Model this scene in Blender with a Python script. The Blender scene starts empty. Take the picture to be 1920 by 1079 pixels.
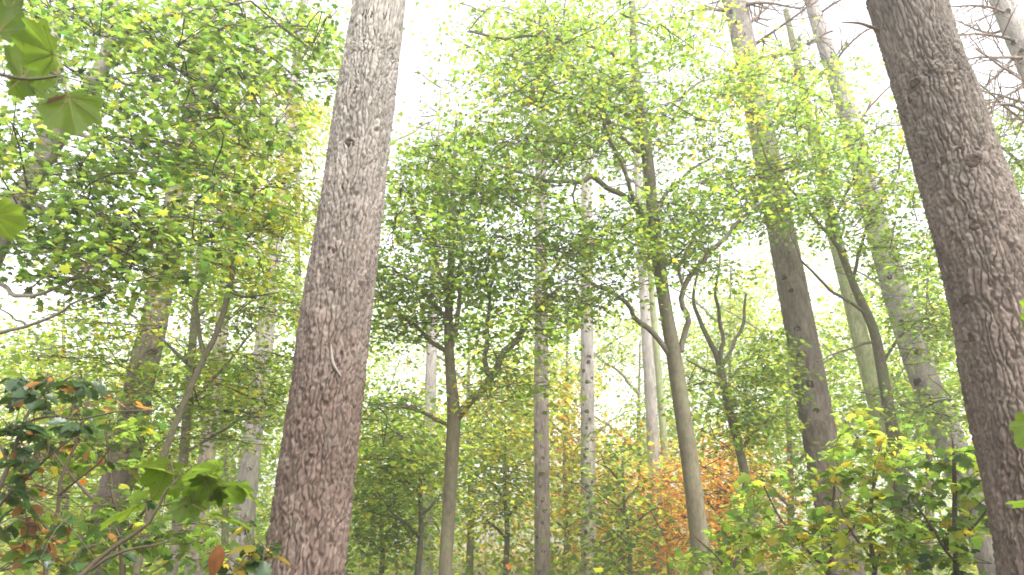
import bpy, math, random
import numpy as np
from mathutils import Matrix, Vector

R = np.random.default_rng(7)
random.seed(7)
scene = bpy.context.scene
col = scene.collection

# ------------------------------------------------------------------ camera
F = 1280.0                       # focal length in photo pixels (1920 wide)
CAM = np.array([0.0, 0.0, 1.5])
PITCH, ROLL = math.radians(20.0), math.radians(1.3)
_r0 = np.array([1.0, 0, 0]); _u0 = np.array([0, -math.sin(PITCH), math.cos(PITCH)])
FWD = np.array([0, math.cos(PITCH), math.sin(PITCH)])
RIGHT = math.cos(ROLL) * _r0 + math.sin(ROLL) * _u0
UP = math.cos(ROLL) * _u0 - math.sin(ROLL) * _r0
cd = bpy.data.cameras.new('camera'); cam = bpy.data.objects.new('camera', cd); col.objects.link(cam)
cd.sensor_width = 36.0; cd.lens = 36.0 * F / 1920.0
cd.clip_start = 0.05; cd.clip_end = 1000.0
cd.dof.use_dof = True; cd.dof.focus_distance = 5.5; cd.dof.aperture_fstop = 5.0
M = Matrix(((RIGHT[0], UP[0], -FWD[0], CAM[0]), (RIGHT[1], UP[1], -FWD[1], CAM[1]),
            (RIGHT[2], UP[2], -FWD[2], CAM[2]), (0, 0, 0, 1)))
cam.matrix_world = M
scene.camera = cam

# ------------------------------------------------------------------ light
SUN_EL, SUN_AZ = math.radians(58), math.radians(145)     # azimuth measured from +Y towards +X
world = bpy.data.worlds.new('World'); scene.world = world; world.use_nodes = True
wn = world.node_tree.nodes; wl = world.node_tree.links
for n in list(wn): wn.remove(n)
sky = wn.new('ShaderNodeTexSky'); sky.sky_type = 'NISHITA'; sky.sun_disc = False
sky.sun_elevation = SUN_EL; sky.sun_rotation = SUN_AZ
sky.dust_density = 4.0; sky.air_density = 1.0; sky.ozone_density = 1.0
hs = wn.new('ShaderNodeHueSaturation'); hs.inputs['Saturation'].default_value = 0.12   # overcast: nearly colourless
bg = wn.new('ShaderNodeBackground'); bg.inputs['Strength'].default_value = 0.15
wo = wn.new('ShaderNodeOutputWorld')
wl.new(sky.outputs[0], hs.inputs['Color']); wl.new(hs.outputs[0], bg.inputs['Color']); wl.new(bg.outputs[0], wo.inputs['Surface'])
sd = bpy.data.lights.new('sun', 'SUN'); sun = bpy.data.objects.new('sun', sd); col.objects.link(sun)
sd.energy = 0.7; sd.angle = math.radians(35); sd.color = (1.0, 0.96, 0.88)
sdir = Vector((math.sin(SUN_AZ) * math.cos(SUN_EL), math.cos(SUN_AZ) * math.cos(SUN_EL), math.sin(SUN_EL)))
sun.rotation_euler = sdir.to_track_quat('Z', 'Y').to_euler(); sun.location = (0, 0, 40)

vs = scene.view_settings
vs.view_transform = 'Standard'; vs.look = 'None'; vs.gamma = 1.0; vs.use_curve_mapping = False
vs.exposure = 2.17
cy = scene.cycles
cy.max_bounces = 6; cy.diffuse_bounces = 5; cy.glossy_bounces = 2; cy.transmission_bounces = 6
cy.volume_bounces = 1; cy.transparent_max_bounces = 4; cy.use_denoising = True
cy.caustics_reflective = False; cy.caustics_refractive = False
cy.filter_width = 1.7

HAZE_DENSITY = 0.0042

# ------------------------------------------------------------------ helpers
def P(x, y, Y):
    """photo pixel -> the point of its ray that stands Y metres ahead; also its depth along the axis"""
    d = (x - 960.0) / F * RIGHT + (539.5 - y) / F * UP + FWD
    s = Y / d[1]
    return CAM + s * d, s

def tag(o, label=None, cat=None, group=None, kind=None):
    if label: o['label'] = label
    if cat: o['category'] = cat
    if group: o['group'] = group
    if kind: o['kind'] = kind
    return o

def thing(name, label, cat, loc, group=None):
    o = bpy.data.objects.new(name, None); col.objects.link(o)
    o.location = loc; o.empty_display_size = 0.2
    return tag(o, label, cat, group)

def mesh_np(name, V, T, mats, attrs=None, smooth=False, Q=None, mi=None):
    me = bpy.data.meshes.new(name)
    V = np.asarray(V, np.float32)
    nt = 0 if T is None else len(T); nq = 0 if Q is None else len(Q)
    me.vertices.add(len(V)); me.vertices.foreach_set('co', V.ravel())
    li = []; ls = []; lt = []; k = 0
    if nq:
        li.append(np.asarray(Q, np.int32).ravel()); ls.append(np.arange(nq) * 4); lt.append(np.full(nq, 4)); k = nq * 4
    if nt:
        li.append(np.asarray(T, np.int32).ravel()); ls.append(k + np.arange(nt) * 3); lt.append(np.full(nt, 3))
    li = np.concatenate(li); ls = np.concatenate(ls).astype(np.int32); lt = np.concatenate(lt).astype(np.int32)
    me.loops.add(len(li)); me.loops.foreach_set('vertex_index', li)
    me.polygons.add(len(ls)); me.polygons.foreach_set('loop_start', ls); me.polygons.foreach_set('loop_total', lt)
    if smooth: me.polygons.foreach_set('use_smooth', np.ones(len(ls), bool))
    for m in mats: me.materials.append(m)
    if mi is not None: me.polygons.foreach_set('material_index', np.asarray(mi, np.int32))
    if attrs is not None:
        for an, av in attrs.items():
            av = np.asarray(av, np.float32)
            if av.ndim == 2:
                a = me.attributes.new(an, 'FLOAT_COLOR', 'POINT')
                c4 = np.ones((len(av), 4), np.float32); c4[:, :3] = av; a.data.foreach_set('color', c4.ravel())
            else:
                a = me.attributes.new(an, 'FLOAT', 'POINT'); a.data.foreach_set('value', av)
    me.update(calc_edges=True); me.validate()
    return me

def link(name, me, parent=None):
    o = bpy.data.objects.new(name, me); col.objects.link(o)
    if parent is not None:
        o.parent = parent
        if any(abs(c) > 1e-9 for c in parent.location) or parent.parent:
            o.matrix_parent_inverse = pw_inverse(parent)
    return o

def pw_inverse(o):
    m = Matrix.Identity(4)
    while o is not None:
        m = (o.matrix_parent_inverse if o.parent else Matrix.Identity(4)) @ o.matrix_basis @ m
        o = o.parent
    return m.inverted()

# ------------------------------------------------------------------ noise
def vnoise(shape_seed, x, y, z):
    """value noise in 3D, vectorised"""
    xi = np.floor(x).astype(np.int64); yi = np.floor(y).astype(np.int64); zi = np.floor(z).astype(np.int64)
    fx = x - xi; fy = y - yi; fz = z - zi
    fx = fx * fx * (3 - 2 * fx); fy = fy * fy * (3 - 2 * fy); fz = fz * fz * (3 - 2 * fz)
    def h(a, b, c):
        n = (a * 374761393 + b * 668265263 + c * 2147483647 + shape_seed * 1274126177) & 0x7fffffff
        n = ((n ^ (n >> 13)) * 1274126177) & 0x7fffffff
        return ((n ^ (n >> 16)) & 0xffff) / 65535.0
    out = 0
    for dx in (0, 1):
        for dy in (0, 1):
            for dz in (0, 1):
                w = (fx if dx else 1 - fx) * (fy if dy else 1 - fy) * (fz if dz else 1 - fz)
                out = out + w * h(xi + dx, yi + dy, zi + dz)
    return out

def bark_cells(u, v, nu, seed):
    """cellular plates on a cylinder: u in cells round the trunk (wraps at nu), v in cells along it -> edge distance, id"""
    ui = np.floor(u).astype(np.int64); vi = np.floor(v).astype(np.int64)
    f1 = np.full(u.shape, 9.0); f2 = np.full(u.shape, 9.0); cid = np.zeros(u.shape)
    x1 = np.zeros(u.shape); y1 = np.zeros(u.shape); x2 = np.zeros(u.shape); y2 = np.zeros(u.shape)
    def h(a, b, k):
        n = (a * 374761393 + b * 668265263 + k * 69069 + seed * 1013904223) & 0x7fffffff
        n = ((n ^ (n >> 13)) * 1274126177) & 0x7fffffff
        return ((n ^ (n >> 16)) & 0xffff) / 65535.0
    for du in (-1, 0, 1):
        for dv in (-1, 0, 1):
            a = ui + du; b = vi + dv; aw = np.mod(a, nu)
            px = a + 0.1 + 0.8 * h(aw, b, 1); py = b + 0.05 + 0.9 * h(aw, b, 2)
            d = np.sqrt((u - px) ** 2 + (v - py) ** 2)
            hid = h(aw, b, 3)
            nf = d < f1; ns = (~nf) & (d < f2)
            x2 = np.where(nf, x1, np.where(ns, px, x2)); y2 = np.where(nf, y1, np.where(ns, py, y2)); x1 = np.where(nf, px, x1); y1 = np.where(nf, py, y1)
            f2 = np.where(nf, f1, np.minimum(f2, d)); cid = np.where(nf, hid, cid); f1 = np.where(nf, d, f1)
    ax = np.abs(x2 - x1); ay = np.abs(y2 - y1)
    return f2 - f1, cid, ax / (ax + ay + 1e-6)

# ------------------------------------------------------------------ materials
def new_mat(name):
    m = bpy.data.materials.new(name); m.use_nodes = True
    for n in list(m.node_tree.nodes): m.node_tree.nodes.remove(n)
    return m, m.node_tree.nodes, m.node_tree.links

def leaf_material(name, trans=0.68, rough=0.5, spec=0.3, spots=False):
    m, N, L = new_mat(name)
    at = N.new('ShaderNodeAttribute'); at.attribute_name = 'leafcol'
    tc = N.new('ShaderNodeNewGeometry')
    nz = N.new('ShaderNodeTexNoise'); nz.inputs['Scale'].default_value = 45.0; nz.inputs['Detail'].default_value = 2
    L.new(tc.outputs['Position'], nz.inputs['Vector'])
    mr = N.new('ShaderNodeMapRange'); mr.inputs['To Min'].default_value = 0.8; mr.inputs['To Max'].default_value = 1.2
    L.new(nz.outputs['Fac'], mr.inputs['Value'])
    mx = N.new('ShaderNodeMix'); mx.data_type = 'RGBA'; mx.blend_type = 'MULTIPLY'; mx.inputs['Factor'].default_value = 1
    L.new(at.outputs['Color'], mx.inputs['A']); L.new(mr.outputs[0], mx.inputs['B'])
    if spots:                                   # brown blemishes of an old leaf
        n5 = N.new('ShaderNodeTexNoise'); n5.inputs['Scale'].default_value = 70; n5.inputs['Detail'].default_value = 3
        L.new(tc.outputs['Position'], n5.inputs['Vector'])
        r5 = N.new('ShaderNodeMapRange'); r5.inputs['From Min'].default_value = 0.66; r5.inputs['From Max'].default_value = 0.71
        L.new(n5.outputs['Fac'], r5.inputs['Value'])
        m5 = N.new('ShaderNodeMix'); m5.data_type = 'RGBA'; m5.inputs['B'].default_value = (0.05, 0.028, 0.012, 1)
        L.new(mx.outputs['Result'], m5.inputs['A']); L.new(r5.outputs[0], m5.inputs['Factor']); mx = m5
    pb = N.new('ShaderNodeBsdfPrincipled'); pb.inputs['Roughness'].default_value = rough
    pb.inputs['Specular IOR Level'].default_value = spec
    L.new(mx.outputs['Result'], pb.inputs['Base Color'])
    tr = N.new('ShaderNodeBsdfTranslucent')
    tm = N.new('ShaderNodeMix'); tm.data_type = 'RGBA'; tm.blend_type = 'MULTIPLY'; tm.inputs['Factor'].default_value = 1
    tm.clamp_result = True; tm.inputs['B'].default_value = (3.25, 2.9, 1.9, 1)
    L.new(mx.outputs['Result'], tm.inputs['A']); L.new(tm.outputs['Result'], tr.inputs['Color'])
    ms = N.new('ShaderNodeMixShader'); ms.inputs[0].default_value = trans
    L.new(pb.outputs[0], ms.inputs[1]); L.new(tr.outputs[0], ms.inputs[2])
    o = N.new('ShaderNodeOutputMaterial'); L.new(ms.outputs[0], o.inputs['Surface'])
    return m

def bark_material(name, low, high, zlo, zhi, scale=1.0, lichen=None, lichen_amt=0.3, bump=0.45, stretch=0.12, dist=0.012):
    """bark colour changing slowly up the tree (old plates below, younger grey bark above), blotches of lichen, fine bump"""
    m, N, L = new_mat(name)
    ge = N.new('ShaderNodeNewGeometry')
    mp = N.new('ShaderNodeMapping'); mp.inputs['Scale'].default_value = (1, 1, stretch)
    L.new(ge.outputs['Position'], mp.inputs['Vector'])
    sx = N.new('ShaderNodeSeparateXYZ'); L.new(ge.outputs['Position'], sx.inputs[0])
    mr = N.new('ShaderNodeMapRange'); mr.inputs['From Min'].default_value = zlo; mr.inputs['From Max'].default_value = zhi
    L.new(sx.outputs['Z'], mr.inputs['Value'])
    c1 = N.new('ShaderNodeMix'); c1.data_type = 'RGBA'; c1.inputs['A'].default_value = (*low, 1); c1.inputs['B'].default_value = (*high, 1)
    L.new(mr.outputs[0], c1.inputs['Factor'])
    n1 = N.new('ShaderNodeTexNoise'); n1.inputs['Scale'].default_value = 38 * scale; n1.inputs['Detail'].default_value = 6; n1.inputs['Roughness'].default_value = 0.7
    L.new(mp.outputs[0], n1.inputs['Vector'])
    r1 = N.new('ShaderNodeMapRange'); r1.inputs['From Min'].default_value = 0.18; r1.inputs['From Max'].default_value = 0.82; r1.inputs['To Min'].default_value = 0.45; r1.inputs['To Max'].default_value = 1.55
    L.new(n1.outputs['Fac'], r1.inputs['Value'])
    c2 = N.new('ShaderNodeMix'); c2.data_type = 'RGBA'; c2.blend_type = 'MULTIPLY'; c2.inputs['Factor'].default_value = 1
    L.new(c1.outputs['Result'], c2.inputs['A']); L.new(r1.outputs[0], c2.inputs['B'])
    last = c2
    at = N.new('ShaderNodeAttribute'); at.attribute_name = 'plate'
    r2 = N.new('ShaderNodeMapRange'); r2.inputs['To Min'].default_value = 0.85; r2.inputs['To Max'].default_value = 1.15
    L.new(at.outputs['Fac'], r2.inputs['Value'])
    c3 = N.new('ShaderNodeMix'); c3.data_type = 'RGBA'; c3.blend_type = 'MULTIPLY'; c3.inputs['Factor'].default_value = 1
    L.new(last.outputs['Result'], c3.inputs['A']); L.new(r2.outputs[0], c3.inputs['B']); last = c3
    if lichen:
        n2 = N.new('ShaderNodeTexNoise'); n2.inputs['Scale'].default_value = 7 * scale; n2.inputs['Detail'].default_value = 5
        n2.inputs['Roughness'].default_value = 0.65
        L.new(ge.outputs['Position'], n2.inputs['Vector'])
        r3 = N.new('ShaderNodeMapRange'); r3.inputs['From Min'].default_value = 0.52; r3.inputs['From Max'].default_value = 0.68
        r3.inputs['To Max'].default_value = lichen_amt
        L.new(n2.outputs['Fac'], r3.inputs['Value'])
        c4 = N.new('ShaderNodeMix'); c4.data_type = 'RGBA'; c4.inputs['B'].default_value = (*lichen, 1)
        L.new(last.outputs['Result'], c4.inputs['A']); L.new(r3.outputs[0], c4.inputs['Factor']); last = c4
    n6 = N.new('ShaderNodeTexNoise'); n6.inputs['Scale'].default_value = 3.2; n6.inputs['Detail'].default_value = 5; n6.inputs['Roughness'].default_value = 0.6
    m6 = N.new('ShaderNodeMapping'); m6.inputs['Scale'].default_value = (1, 1, 0.45); L.new(ge.outputs['Position'], m6.inputs['Vector']); L.new(m6.outputs[0], n6.inputs['Vector'])
    r6 = N.new('ShaderNodeMapRange'); r6.inputs['From Min'].default_value = 0.3; r6.inputs['From Max'].default_value = 0.7; r6.inputs['To Min'].default_value = 0.78; r6.inputs['To Max'].default_value = 1.18
    L.new(n6.outputs['Fac'], r6.inputs['Value'])
    c6 = N.new('ShaderNodeMix'); c6.data_type = 'RGBA'; c6.blend_type = 'MULTIPLY'; c6.inputs['Factor'].default_value = 1
    L.new(last.outputs['Result'], c6.inputs['A']); L.new(r6.outputs[0], c6.inputs['B']); last = c6
    pb = N.new('ShaderNodeBsdfPrincipled'); pb.inputs['Roughness'].default_value = 0.9; pb.inputs['Specular IOR Level'].default_value = 0.15
    L.new(last.outputs['Result'], pb.inputs['Base Color'])
    n3 = N.new('ShaderNodeTexNoise'); n3.inputs['Scale'].default_value = 60 * scale; n3.inputs['Detail'].default_value = 6; n3.inputs['Roughness'].default_value = 0.7
    L.new(mp.outputs[0], n3.inputs['Vector'])
    bp = N.new('ShaderNodeBump'); bp.inputs['Strength'].default_value = bump; bp.inputs['Distance'].default_value = dist
    L.new(n3.outputs['Fac'], bp.inputs['Height']); L.new(bp.outputs[0], pb.inputs['Normal'])
    o = N.new('ShaderNodeOutputMaterial'); L.new(pb.outputs[0], o.inputs['Surface'])
    return m

def plain_material(name, c1, c2, scale, rough=0.85, bump=0.3):
    m, N, L = new_mat(name)
    ge = N.new('ShaderNodeNewGeometry')
    nz = N.new('ShaderNodeTexNoise'); nz.inputs['Scale'].default_value = scale; nz.inputs['Detail'].default_value = 6
    L.new(ge.outputs['Position'], nz.inputs['Vector'])
    mx = N.new('ShaderNodeMix'); mx.data_type = 'RGBA'; mx.inputs['A'].default_value = (*c1, 1); mx.inputs['B'].default_value = (*c2, 1)
    L.new(nz.outputs['Fac'], mx.inputs['Factor'])
    pb = N.new('ShaderNodeBsdfPrincipled'); pb.inputs['Roughness'].default_value = rough; pb.inputs['Specular IOR Level'].default_value = 0.2
    L.new(mx.outputs['Result'], pb.inputs['Base Color'])
    bp = N.new('ShaderNodeBump'); bp.inputs['Strength'].default_value = bump; bp.inputs['Distance'].default_value = 0.02
    L.new(nz.outputs['Fac'], bp.inputs['Height']); L.new(bp.outputs[0], pb.inputs['Normal'])
    o = N.new('ShaderNodeOutputMaterial'); L.new(pb.outputs[0], o.inputs['Surface'])
    return m

LEAF = leaf_material('leaf_blade')
HOLLY = leaf_material('holly_blade', trans=0.3, rough=0.3, spec=0.5)
BIGLEAF = leaf_material('broad_leaf_blade', trans=0.6, rough=0.55, spec=0.2, spots=True)
VEIN = plain_material('leaf_vein', (0.10, 0.09, 0.03), (0.16, 0.13, 0.05), 60)
PINE_A = bark_material('pine_bark_plated', (0.125, 0.090, 0.074), (0.30, 0.275, 0.245), 2.3, 4.8, 1.0, (0.22, 0.22, 0.19), 0.22)
PINE_B = bark_material('pine_bark_rough', (0.140, 0.107, 0.090), (0.200, 0.175, 0.152), 2.0, 6.0, 1.0, (0.20, 0.195, 0.15), 0.3)
PINE_C = bark_material('pine_bark_brown', (0.215, 0.17, 0.145), (0.36, 0.315, 0.28), 3.0, 9.0, 0.6, (0.40, 0.38, 0.33), 0.3, 1.6, 0.16, 0.03)
PINE_D = bark_material('pine_bark_pale', (0.31, 0.275, 0.245), (0.44, 0.40, 0.365), 3.0, 10.0, 0.6, (0.40, 0.37, 0.34), 0.25, 1.6, 0.16, 0.03)
MAPLE_BARK = bark_material('maple_bark_olive', (0.135, 0.115, 0.078), (0.20, 0.18, 0.14), 2.0, 9.0, 0.8, (0.16, 0.19, 0.10), 0.6, 0.35, 0.35)
GREY_BARK = bark_material('maple_bark_grey', (0.20, 0.17, 0.14), (0.30, 0.27, 0.24), 2.0, 7.0, 0.8, (0.33, 0.32, 0.28), 0.4, 0.35, 0.35)
MOSS_BARK = bark_material('mossy_bark', (0.22, 0.24, 0.12), (0.30, 0.30, 0.18), 2.0, 9.0, 0.7, (0.18, 0.26, 0.08), 0.6, 0.4, 0.35)
DARK_BARK = bark_material('dark_ivy_bark', (0.10, 0.09, 0.06), (0.17, 0.15, 0.11), 2.0, 7.0, 0.8, (0.08, 0.13, 0.04), 0.7, 0.5, 0.4)
TWIG = plain_material('twig_bark', (0.055, 0.042, 0.03), (0.11, 0.085, 0.06), 30)
DEAD_TWIG = plain_material('dead_twig_bark', (0.16, 0.115, 0.09), (0.26, 0.20, 0.165), 30)
KNOT = plain_material('knot_wood', (0.035, 0.025, 0.02), (0.10, 0.075, 0.055), 70, 0.9, 0.8)
NEEDLE = leaf_material('pine_needles', 0.25, 0.5)

# ------------------------------------------------------------------ palettes (real leaf colours)
PAL = {
 'green':  [(0.066, 0.118, 0.026), (0.080, 0.136, 0.028), (0.056, 0.104, 0.026), (0.104, 0.158, 0.031), (0.070, 0.122, 0.036)],
 'bright': [(0.098, 0.160, 0.030), (0.122, 0.180, 0.033), (0.084, 0.144, 0.032), (0.148, 0.195, 0.036), (0.106, 0.166, 0.041)],
 'lime':   [(0.150, 0.215, 0.030), (0.190, 0.235, 0.034), (0.115, 0.190, 0.028), (0.240, 0.240, 0.040)],
 'yellow': [(0.220, 0.205, 0.030), (0.190, 0.200, 0.030), (0.260, 0.195, 0.030), (0.165, 0.195, 0.032)],
 'orange': [(0.430, 0.180, 0.035), (0.440, 0.145, 0.030), (0.410, 0.250, 0.045), (0.400, 0.125, 0.028)],
 'brown':  [(0.140, 0.070, 0.030), (0.170, 0.095, 0.045), (0.100, 0.050, 0.024)],
 'dark':   [(0.024, 0.055, 0.016), (0.034, 0.075, 0.020), (0.020, 0.042, 0.014)],
}
def leaf_cols(mix, n):
    """mix: dict palette -> weight; one colour per leaf"""
    names = list(mix); w = np.array([mix[k] for k in names], float); w /= w.sum()
    pick = R.choice(len(names), n, p=w)
    out = np.zeros((n, 3))
    for i, k in enumerate(names):
        s = np.where(pick == i)[0]
        if len(s):
            pa = np.array(PAL[k]); out[s] = pa[R.integers(0, len(pa), len(s))]
    out *= np.exp(R.normal(0, 0.16, (n, 1))); out *= np.exp(R.normal(0, 0.07, (n, 3)))
    return np.clip(out, 0.004, 0.5)

# ------------------------------------------------------------------ leaf shapes (tip along +Y, 1 unit long)
def fan(outline, centre, zf):
    pts = [centre] + outline
    V = np.array([(x, y, zf(x, y)) for x, y in pts]); n = len(outline)
    T = np.array([(0, 1 + i, 1 + (i + 1) % n) for i in range(n)])
    return V, T
def mirror(half):
    return half + [(-x, y) for x, y in reversed(half) if abs(x) > 1e-6]
zleaf = lambda x, y: -0.22 * abs(x) - 0.16 * y * y
T_MAPLE = fan(mirror([(0, 0.06), (0.30, -0.02), (0.27, 0.12), (0.54, 0.30), (0.27, 0.40), (0.36, 0.70), (0.13, 0.62), (0, 1.0)]), (0, 0.34), zleaf)
T_MID = fan(mirror([(0, 0.04), (0.30, 0.02), (0.50, 0.34), (0.24, 0.42), (0.26, 0.74), (0, 1.0)]), (0, 0.36), zleaf)
T_SMALL = fan(mirror([(0, 0), (0.50, 0.26), (0.25, 0.52), (0, 1.0)]), (0, 0.36), zleaf)
T_OVAL = fan(mirror([(0, 0), (0.20, 0.14), (0.31, 0.42), (0.22, 0.75), (0, 1.0)]), (0, 0.5), zleaf)
T_FAR = (np.array([(0, 0, 0), (0.36, 0.42, -0.09), (0, 1, -0.14), (-0.36, 0.42, -0.09)]), np.array([(0, 1, 2), (0, 2, 3)]))
T_LANCE = (np.array([(0, 0, 0), (0.16, 0.4, -0.05), (0, 1, -0.16), (-0.16, 0.4, -0.05), (0, 0.45, 0.02)]), np.array([(0, 1, 4), (1, 2, 4), (2, 3, 4), (3, 0, 4)]))

def orient(az, pitch, tilt):
    n = len(az)
    t = np.stack([np.cos(az) * np.cos(pitch), np.sin(az) * np.cos(pitch), np.sin(pitch)], 1)
    nn = np.array([0, 0, 1.0]) + R.normal(0, 1, (n, 3)) * np.reshape(tilt, (-1, 1))
    nn -= (nn * t).sum(1, keepdims=True) * t
    nn /= np.linalg.norm(nn, axis=1, keepdims=True)
    x = np.cross(t, nn)
    return np.stack([x, t, nn], 2)           # columns

def leaves_mesh(name, pos, Rm, size, cols, tmpl, mat):
    V0, T0 = tmpl; n = len(pos)
    wv = np.exp(R.normal(0, 0.12, n))
    loc = V0[None, :, :] * size[:, None, None]
    loc = loc * np.stack([wv, np.ones(n), np.ones(n)], 1)[:, None, :]
    V = np.einsum('nij,nvj->nvi', Rm, loc) + pos[:, None, :]
    T = T0[None] + (np.arange(n) * len(V0))[:, None, None]
    C = np.repeat(cols, len(V0), 0)
    return mesh_np(name, V.reshape(-1, 3), T.reshape(-1, 3), [mat], {'leafcol': C})

# ------------------------------------------------------------------ tubes
def smooth_path(pts, rad, step):
    pts = np.asarray(pts, float); rad = np.asarray(rad, float)
    if len(pts) < 3:
        n = max(2, int(np.linalg.norm(pts[-1] - pts[0]) / step) + 1)
        t = np.linspace(0, 1, n)[:, None]
        return pts[0] * (1 - t) + pts[-1] * t, np.interp(t[:, 0], [0, 1], [rad[0], rad[-1]])
    ext = np.vstack([2 * pts[0] - pts[1], pts, 2 * pts[-1] - pts[-2]])
    op = []; orr = []
    for i in range(len(pts) - 1):
        p0, p1, p2, p3 = ext[i:i + 4]
        n = max(2, int(np.linalg.norm(p2 - p1) / step) + 1)
        for k in range(n):
            t = k / n
            op.append(0.5 * ((2 * p1) + (-p0 + p2) * t + (2 * p0 - 5 * p1 + 4 * p2 - p3) * t * t + (-p0 + 3 * p1 - 3 * p2 + p3) * t ** 3))
            orr.append(rad[i] * (1 - t) + rad[i + 1] * t)
    op.append(pts[-1]); orr.append(rad[-1])
    return np.array(op), np.array(orr)

def frames(path):
    t = np.gradient(path, axis=0); t /= np.linalg.norm(t, axis=1, keepdims=True) + 1e-12
    ref = np.array([1.0, 0, 0]) if abs(t[0, 0]) < 0.8 else np.array([0, 1.0, 0])
    A = np.zeros_like(path); B = np.zeros_like(path)
    a = ref - (ref @ t[0]) * t[0]; a /= np.linalg.norm(a)
    for i in range(len(path)):
        a = a - (a @ t[i]) * t[i]; a /= np.linalg.norm(a) + 1e-12
        A[i] = a; B[i] = np.cross(t[i], a)
    return A, B

class Tubes:
    def __init__(s): s.V = []; s.Q = []; s.n = 0
    def add(s, pts, rad, k=5, step=None):
        pts = np.asarray(pts, float); rad = np.asarray(rad, float)
        if step: pts, rad = smooth_path(pts, rad, step)
        A, B = frames(pts); th = np.arange(k) * 2 * math.pi / k
        ring = pts[:, None, :] + rad[:, None, None] * (np.cos(th)[None, :, None] * A[:, None, :] + np.sin(th)[None, :, None] * B[:, None, :])
        m = len(pts); s.V.append(ring.reshape(-1, 3))
        i = np.arange(m - 1)[:, None] * k; j = np.arange(k)[None, :]; j2 = (j + 1) % k
        s.Q.append(np.stack([i + j, i + j2, i + k + j2, i + k + j], 2).reshape(-1, 4) + s.n); s.n += m * k
    def mesh(s, name, mat):
        return mesh_np(name, np.vstack(s.V), None, [mat], None, True, np.vstack(s.Q))

def bark_tube(name, path, rad, k, mat, seed, depth=0.0, cw=0.035, ch=0.11, lump=0.03, step_lump=0.6, front=False):
    """a trunk or limb: tube with lumps and, when depth > 0, plated bark pushed out between fissures"""
    A, B = frames(path); m = len(path)
    if front:
        c = path[len(path) // 3]; v = CAM - c
        a0 = math.atan2(float(v @ B[len(path) // 3]), float(v @ A[len(path) // 3]))
        kf = int(k * 0.74); th = np.r_[np.linspace(-1.75, 1.75, kf, endpoint=False), np.linspace(1.75, 2 * math.pi - 1.75, k - kf, endpoint=False)] + a0
    else:
        th = np.arange(k) * 2 * math.pi / k
    seg = np.r_[0, np.cumsum(np.linalg.norm(np.diff(path, axis=0), axis=1))]
    TH, S = np.meshgrid(th, seg)
    rr = np.repeat(rad[:, None], k, 1)
    cx = np.cos(TH); sx = np.sin(TH)
    rr = rr * (1 + lump * 2 * (vnoise(seed, cx * 1.3 + 7, sx * 1.3 + 7, S / step_lump + 50) - 0.5))
    plate = np.full(TH.shape, 0.5)
    if depth > 0:
        nu = max(6, int(round(2 * math.pi * float(np.median(rad)) / cw)))
        uu = TH / (2 * math.pi) * nu; vv = S / ch
        uu = uu + 1.0 * (vnoise(seed + 3, cx * 4 + 9, sx * 4 + 9, S * 7) - 0.5) + 0.75 * (vnoise(seed + 8, cx * 9 + 9, sx * 9 + 9, S * 22) - 0.5)
        vv = vv + 0.9 * (vnoise(seed + 4, cx * 5 + 9, sx * 5 + 9, S * 5) - 0.5)
        e, plate, across = bark_cells(uu, vv, nu, seed)
        wid = 0.14 + 0.26 * vnoise(seed + 12, cx * 3 + 9, sx * 3 + 9, S * 6)
        prof = np.clip(e / wid, 0, 1); prof = 1 - (1 - prof) * np.clip(1.6 * across + 0.05 + 0.5 * (vnoise(seed + 15, cx * 6 + 9, sx * 6 + 9, S * 11) - 0.5), 0.1, 1.0)
        fine = vnoise(seed + 5, cx * 26 + 99, sx * 26 + 99, S * 60) - 0.5
        fine2 = vnoise(seed + 6, cx * 12 + 99, sx * 12 + 99, S * 14) - 0.5
        ledge = np.mod(S * 24 + 3.0 * plate + 1.6 * fine2 + uu * 0.35, 1.0)
        rr = rr + depth * (prof - 0.7) + depth * prof * (0.42 * fine + 0.30 * fine2 + 0.30 * (plate - 0.5) + 0.25 * (ledge - 0.5))
    V = path[:, None, :] + rr[:, :, None] * (cx[:, :, None] * A[:, None, :] + sx[:, :, None] * B[:, None, :])
    i = np.arange(m - 1)[:, None] * k; j = np.arange(k)[None, :]; j2 = (j + 1) % k
    Q = np.stack([i + j, i + j2, i + k + j2, i + k + j], 2).reshape(-1, 4)
    top = np.array([[(m - 1) * k + a, (m - 1) * k + (a + 1) % k, (m - 1) * k + k // 2] for a in range(k) if a != k // 2 and (a + 1) % k != k // 2])
    return mesh_np(name, V.reshape(-1, 3), top, [mat], {'plate': plate.ravel()}, True, Q)

def trunk_points(px, Y, base_flare=1.25, top=None, top_r=0.5):
    """pixel list (x, y, width) bottom to top -> 3D path and radii, carried down to the ground and up past the frame"""
    pts = []; rad = []
    for q in px:
        x, y, w = q[:3]; yy = q[3] if len(q) > 3 else Y
        p, s = P(x, y, yy); pts.append(p); rad.append(0.5 * w * s / F)
    pts = np.array(pts); rad = np.array(rad)
    d = (pts[0] - pts[1]) / max(0.2, (pts[1] - pts[0])[2])
    z = pts[0, 2]
    if z > 0.05:
        base = pts[0] + d * z * 0.8; base[2] = -0.06
        mid = pts[0] * 0.35 + base * 0.65
        pts = np.vstack([base, mid, pts]); rad = np.r_[rad[0] * base_flare * 1.15, rad[0] * (1 + (base_flare - 1) * 0.4), rad]
    if top and top > pts[-1, 2] + 0.5:
        u = pts[-1] - pts[-2]; u = u / u[2]; u[:2] *= 0.6
        h = top - pts[-1, 2]
        pts = np.vstack([pts, pts[-1] + u * h * 0.5, pts[-1] + u * h]); rad = np.r_[rad, rad[-1] * (1 + top_r) / 2, rad[-1] * top_r]
    return pts, rad

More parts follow.
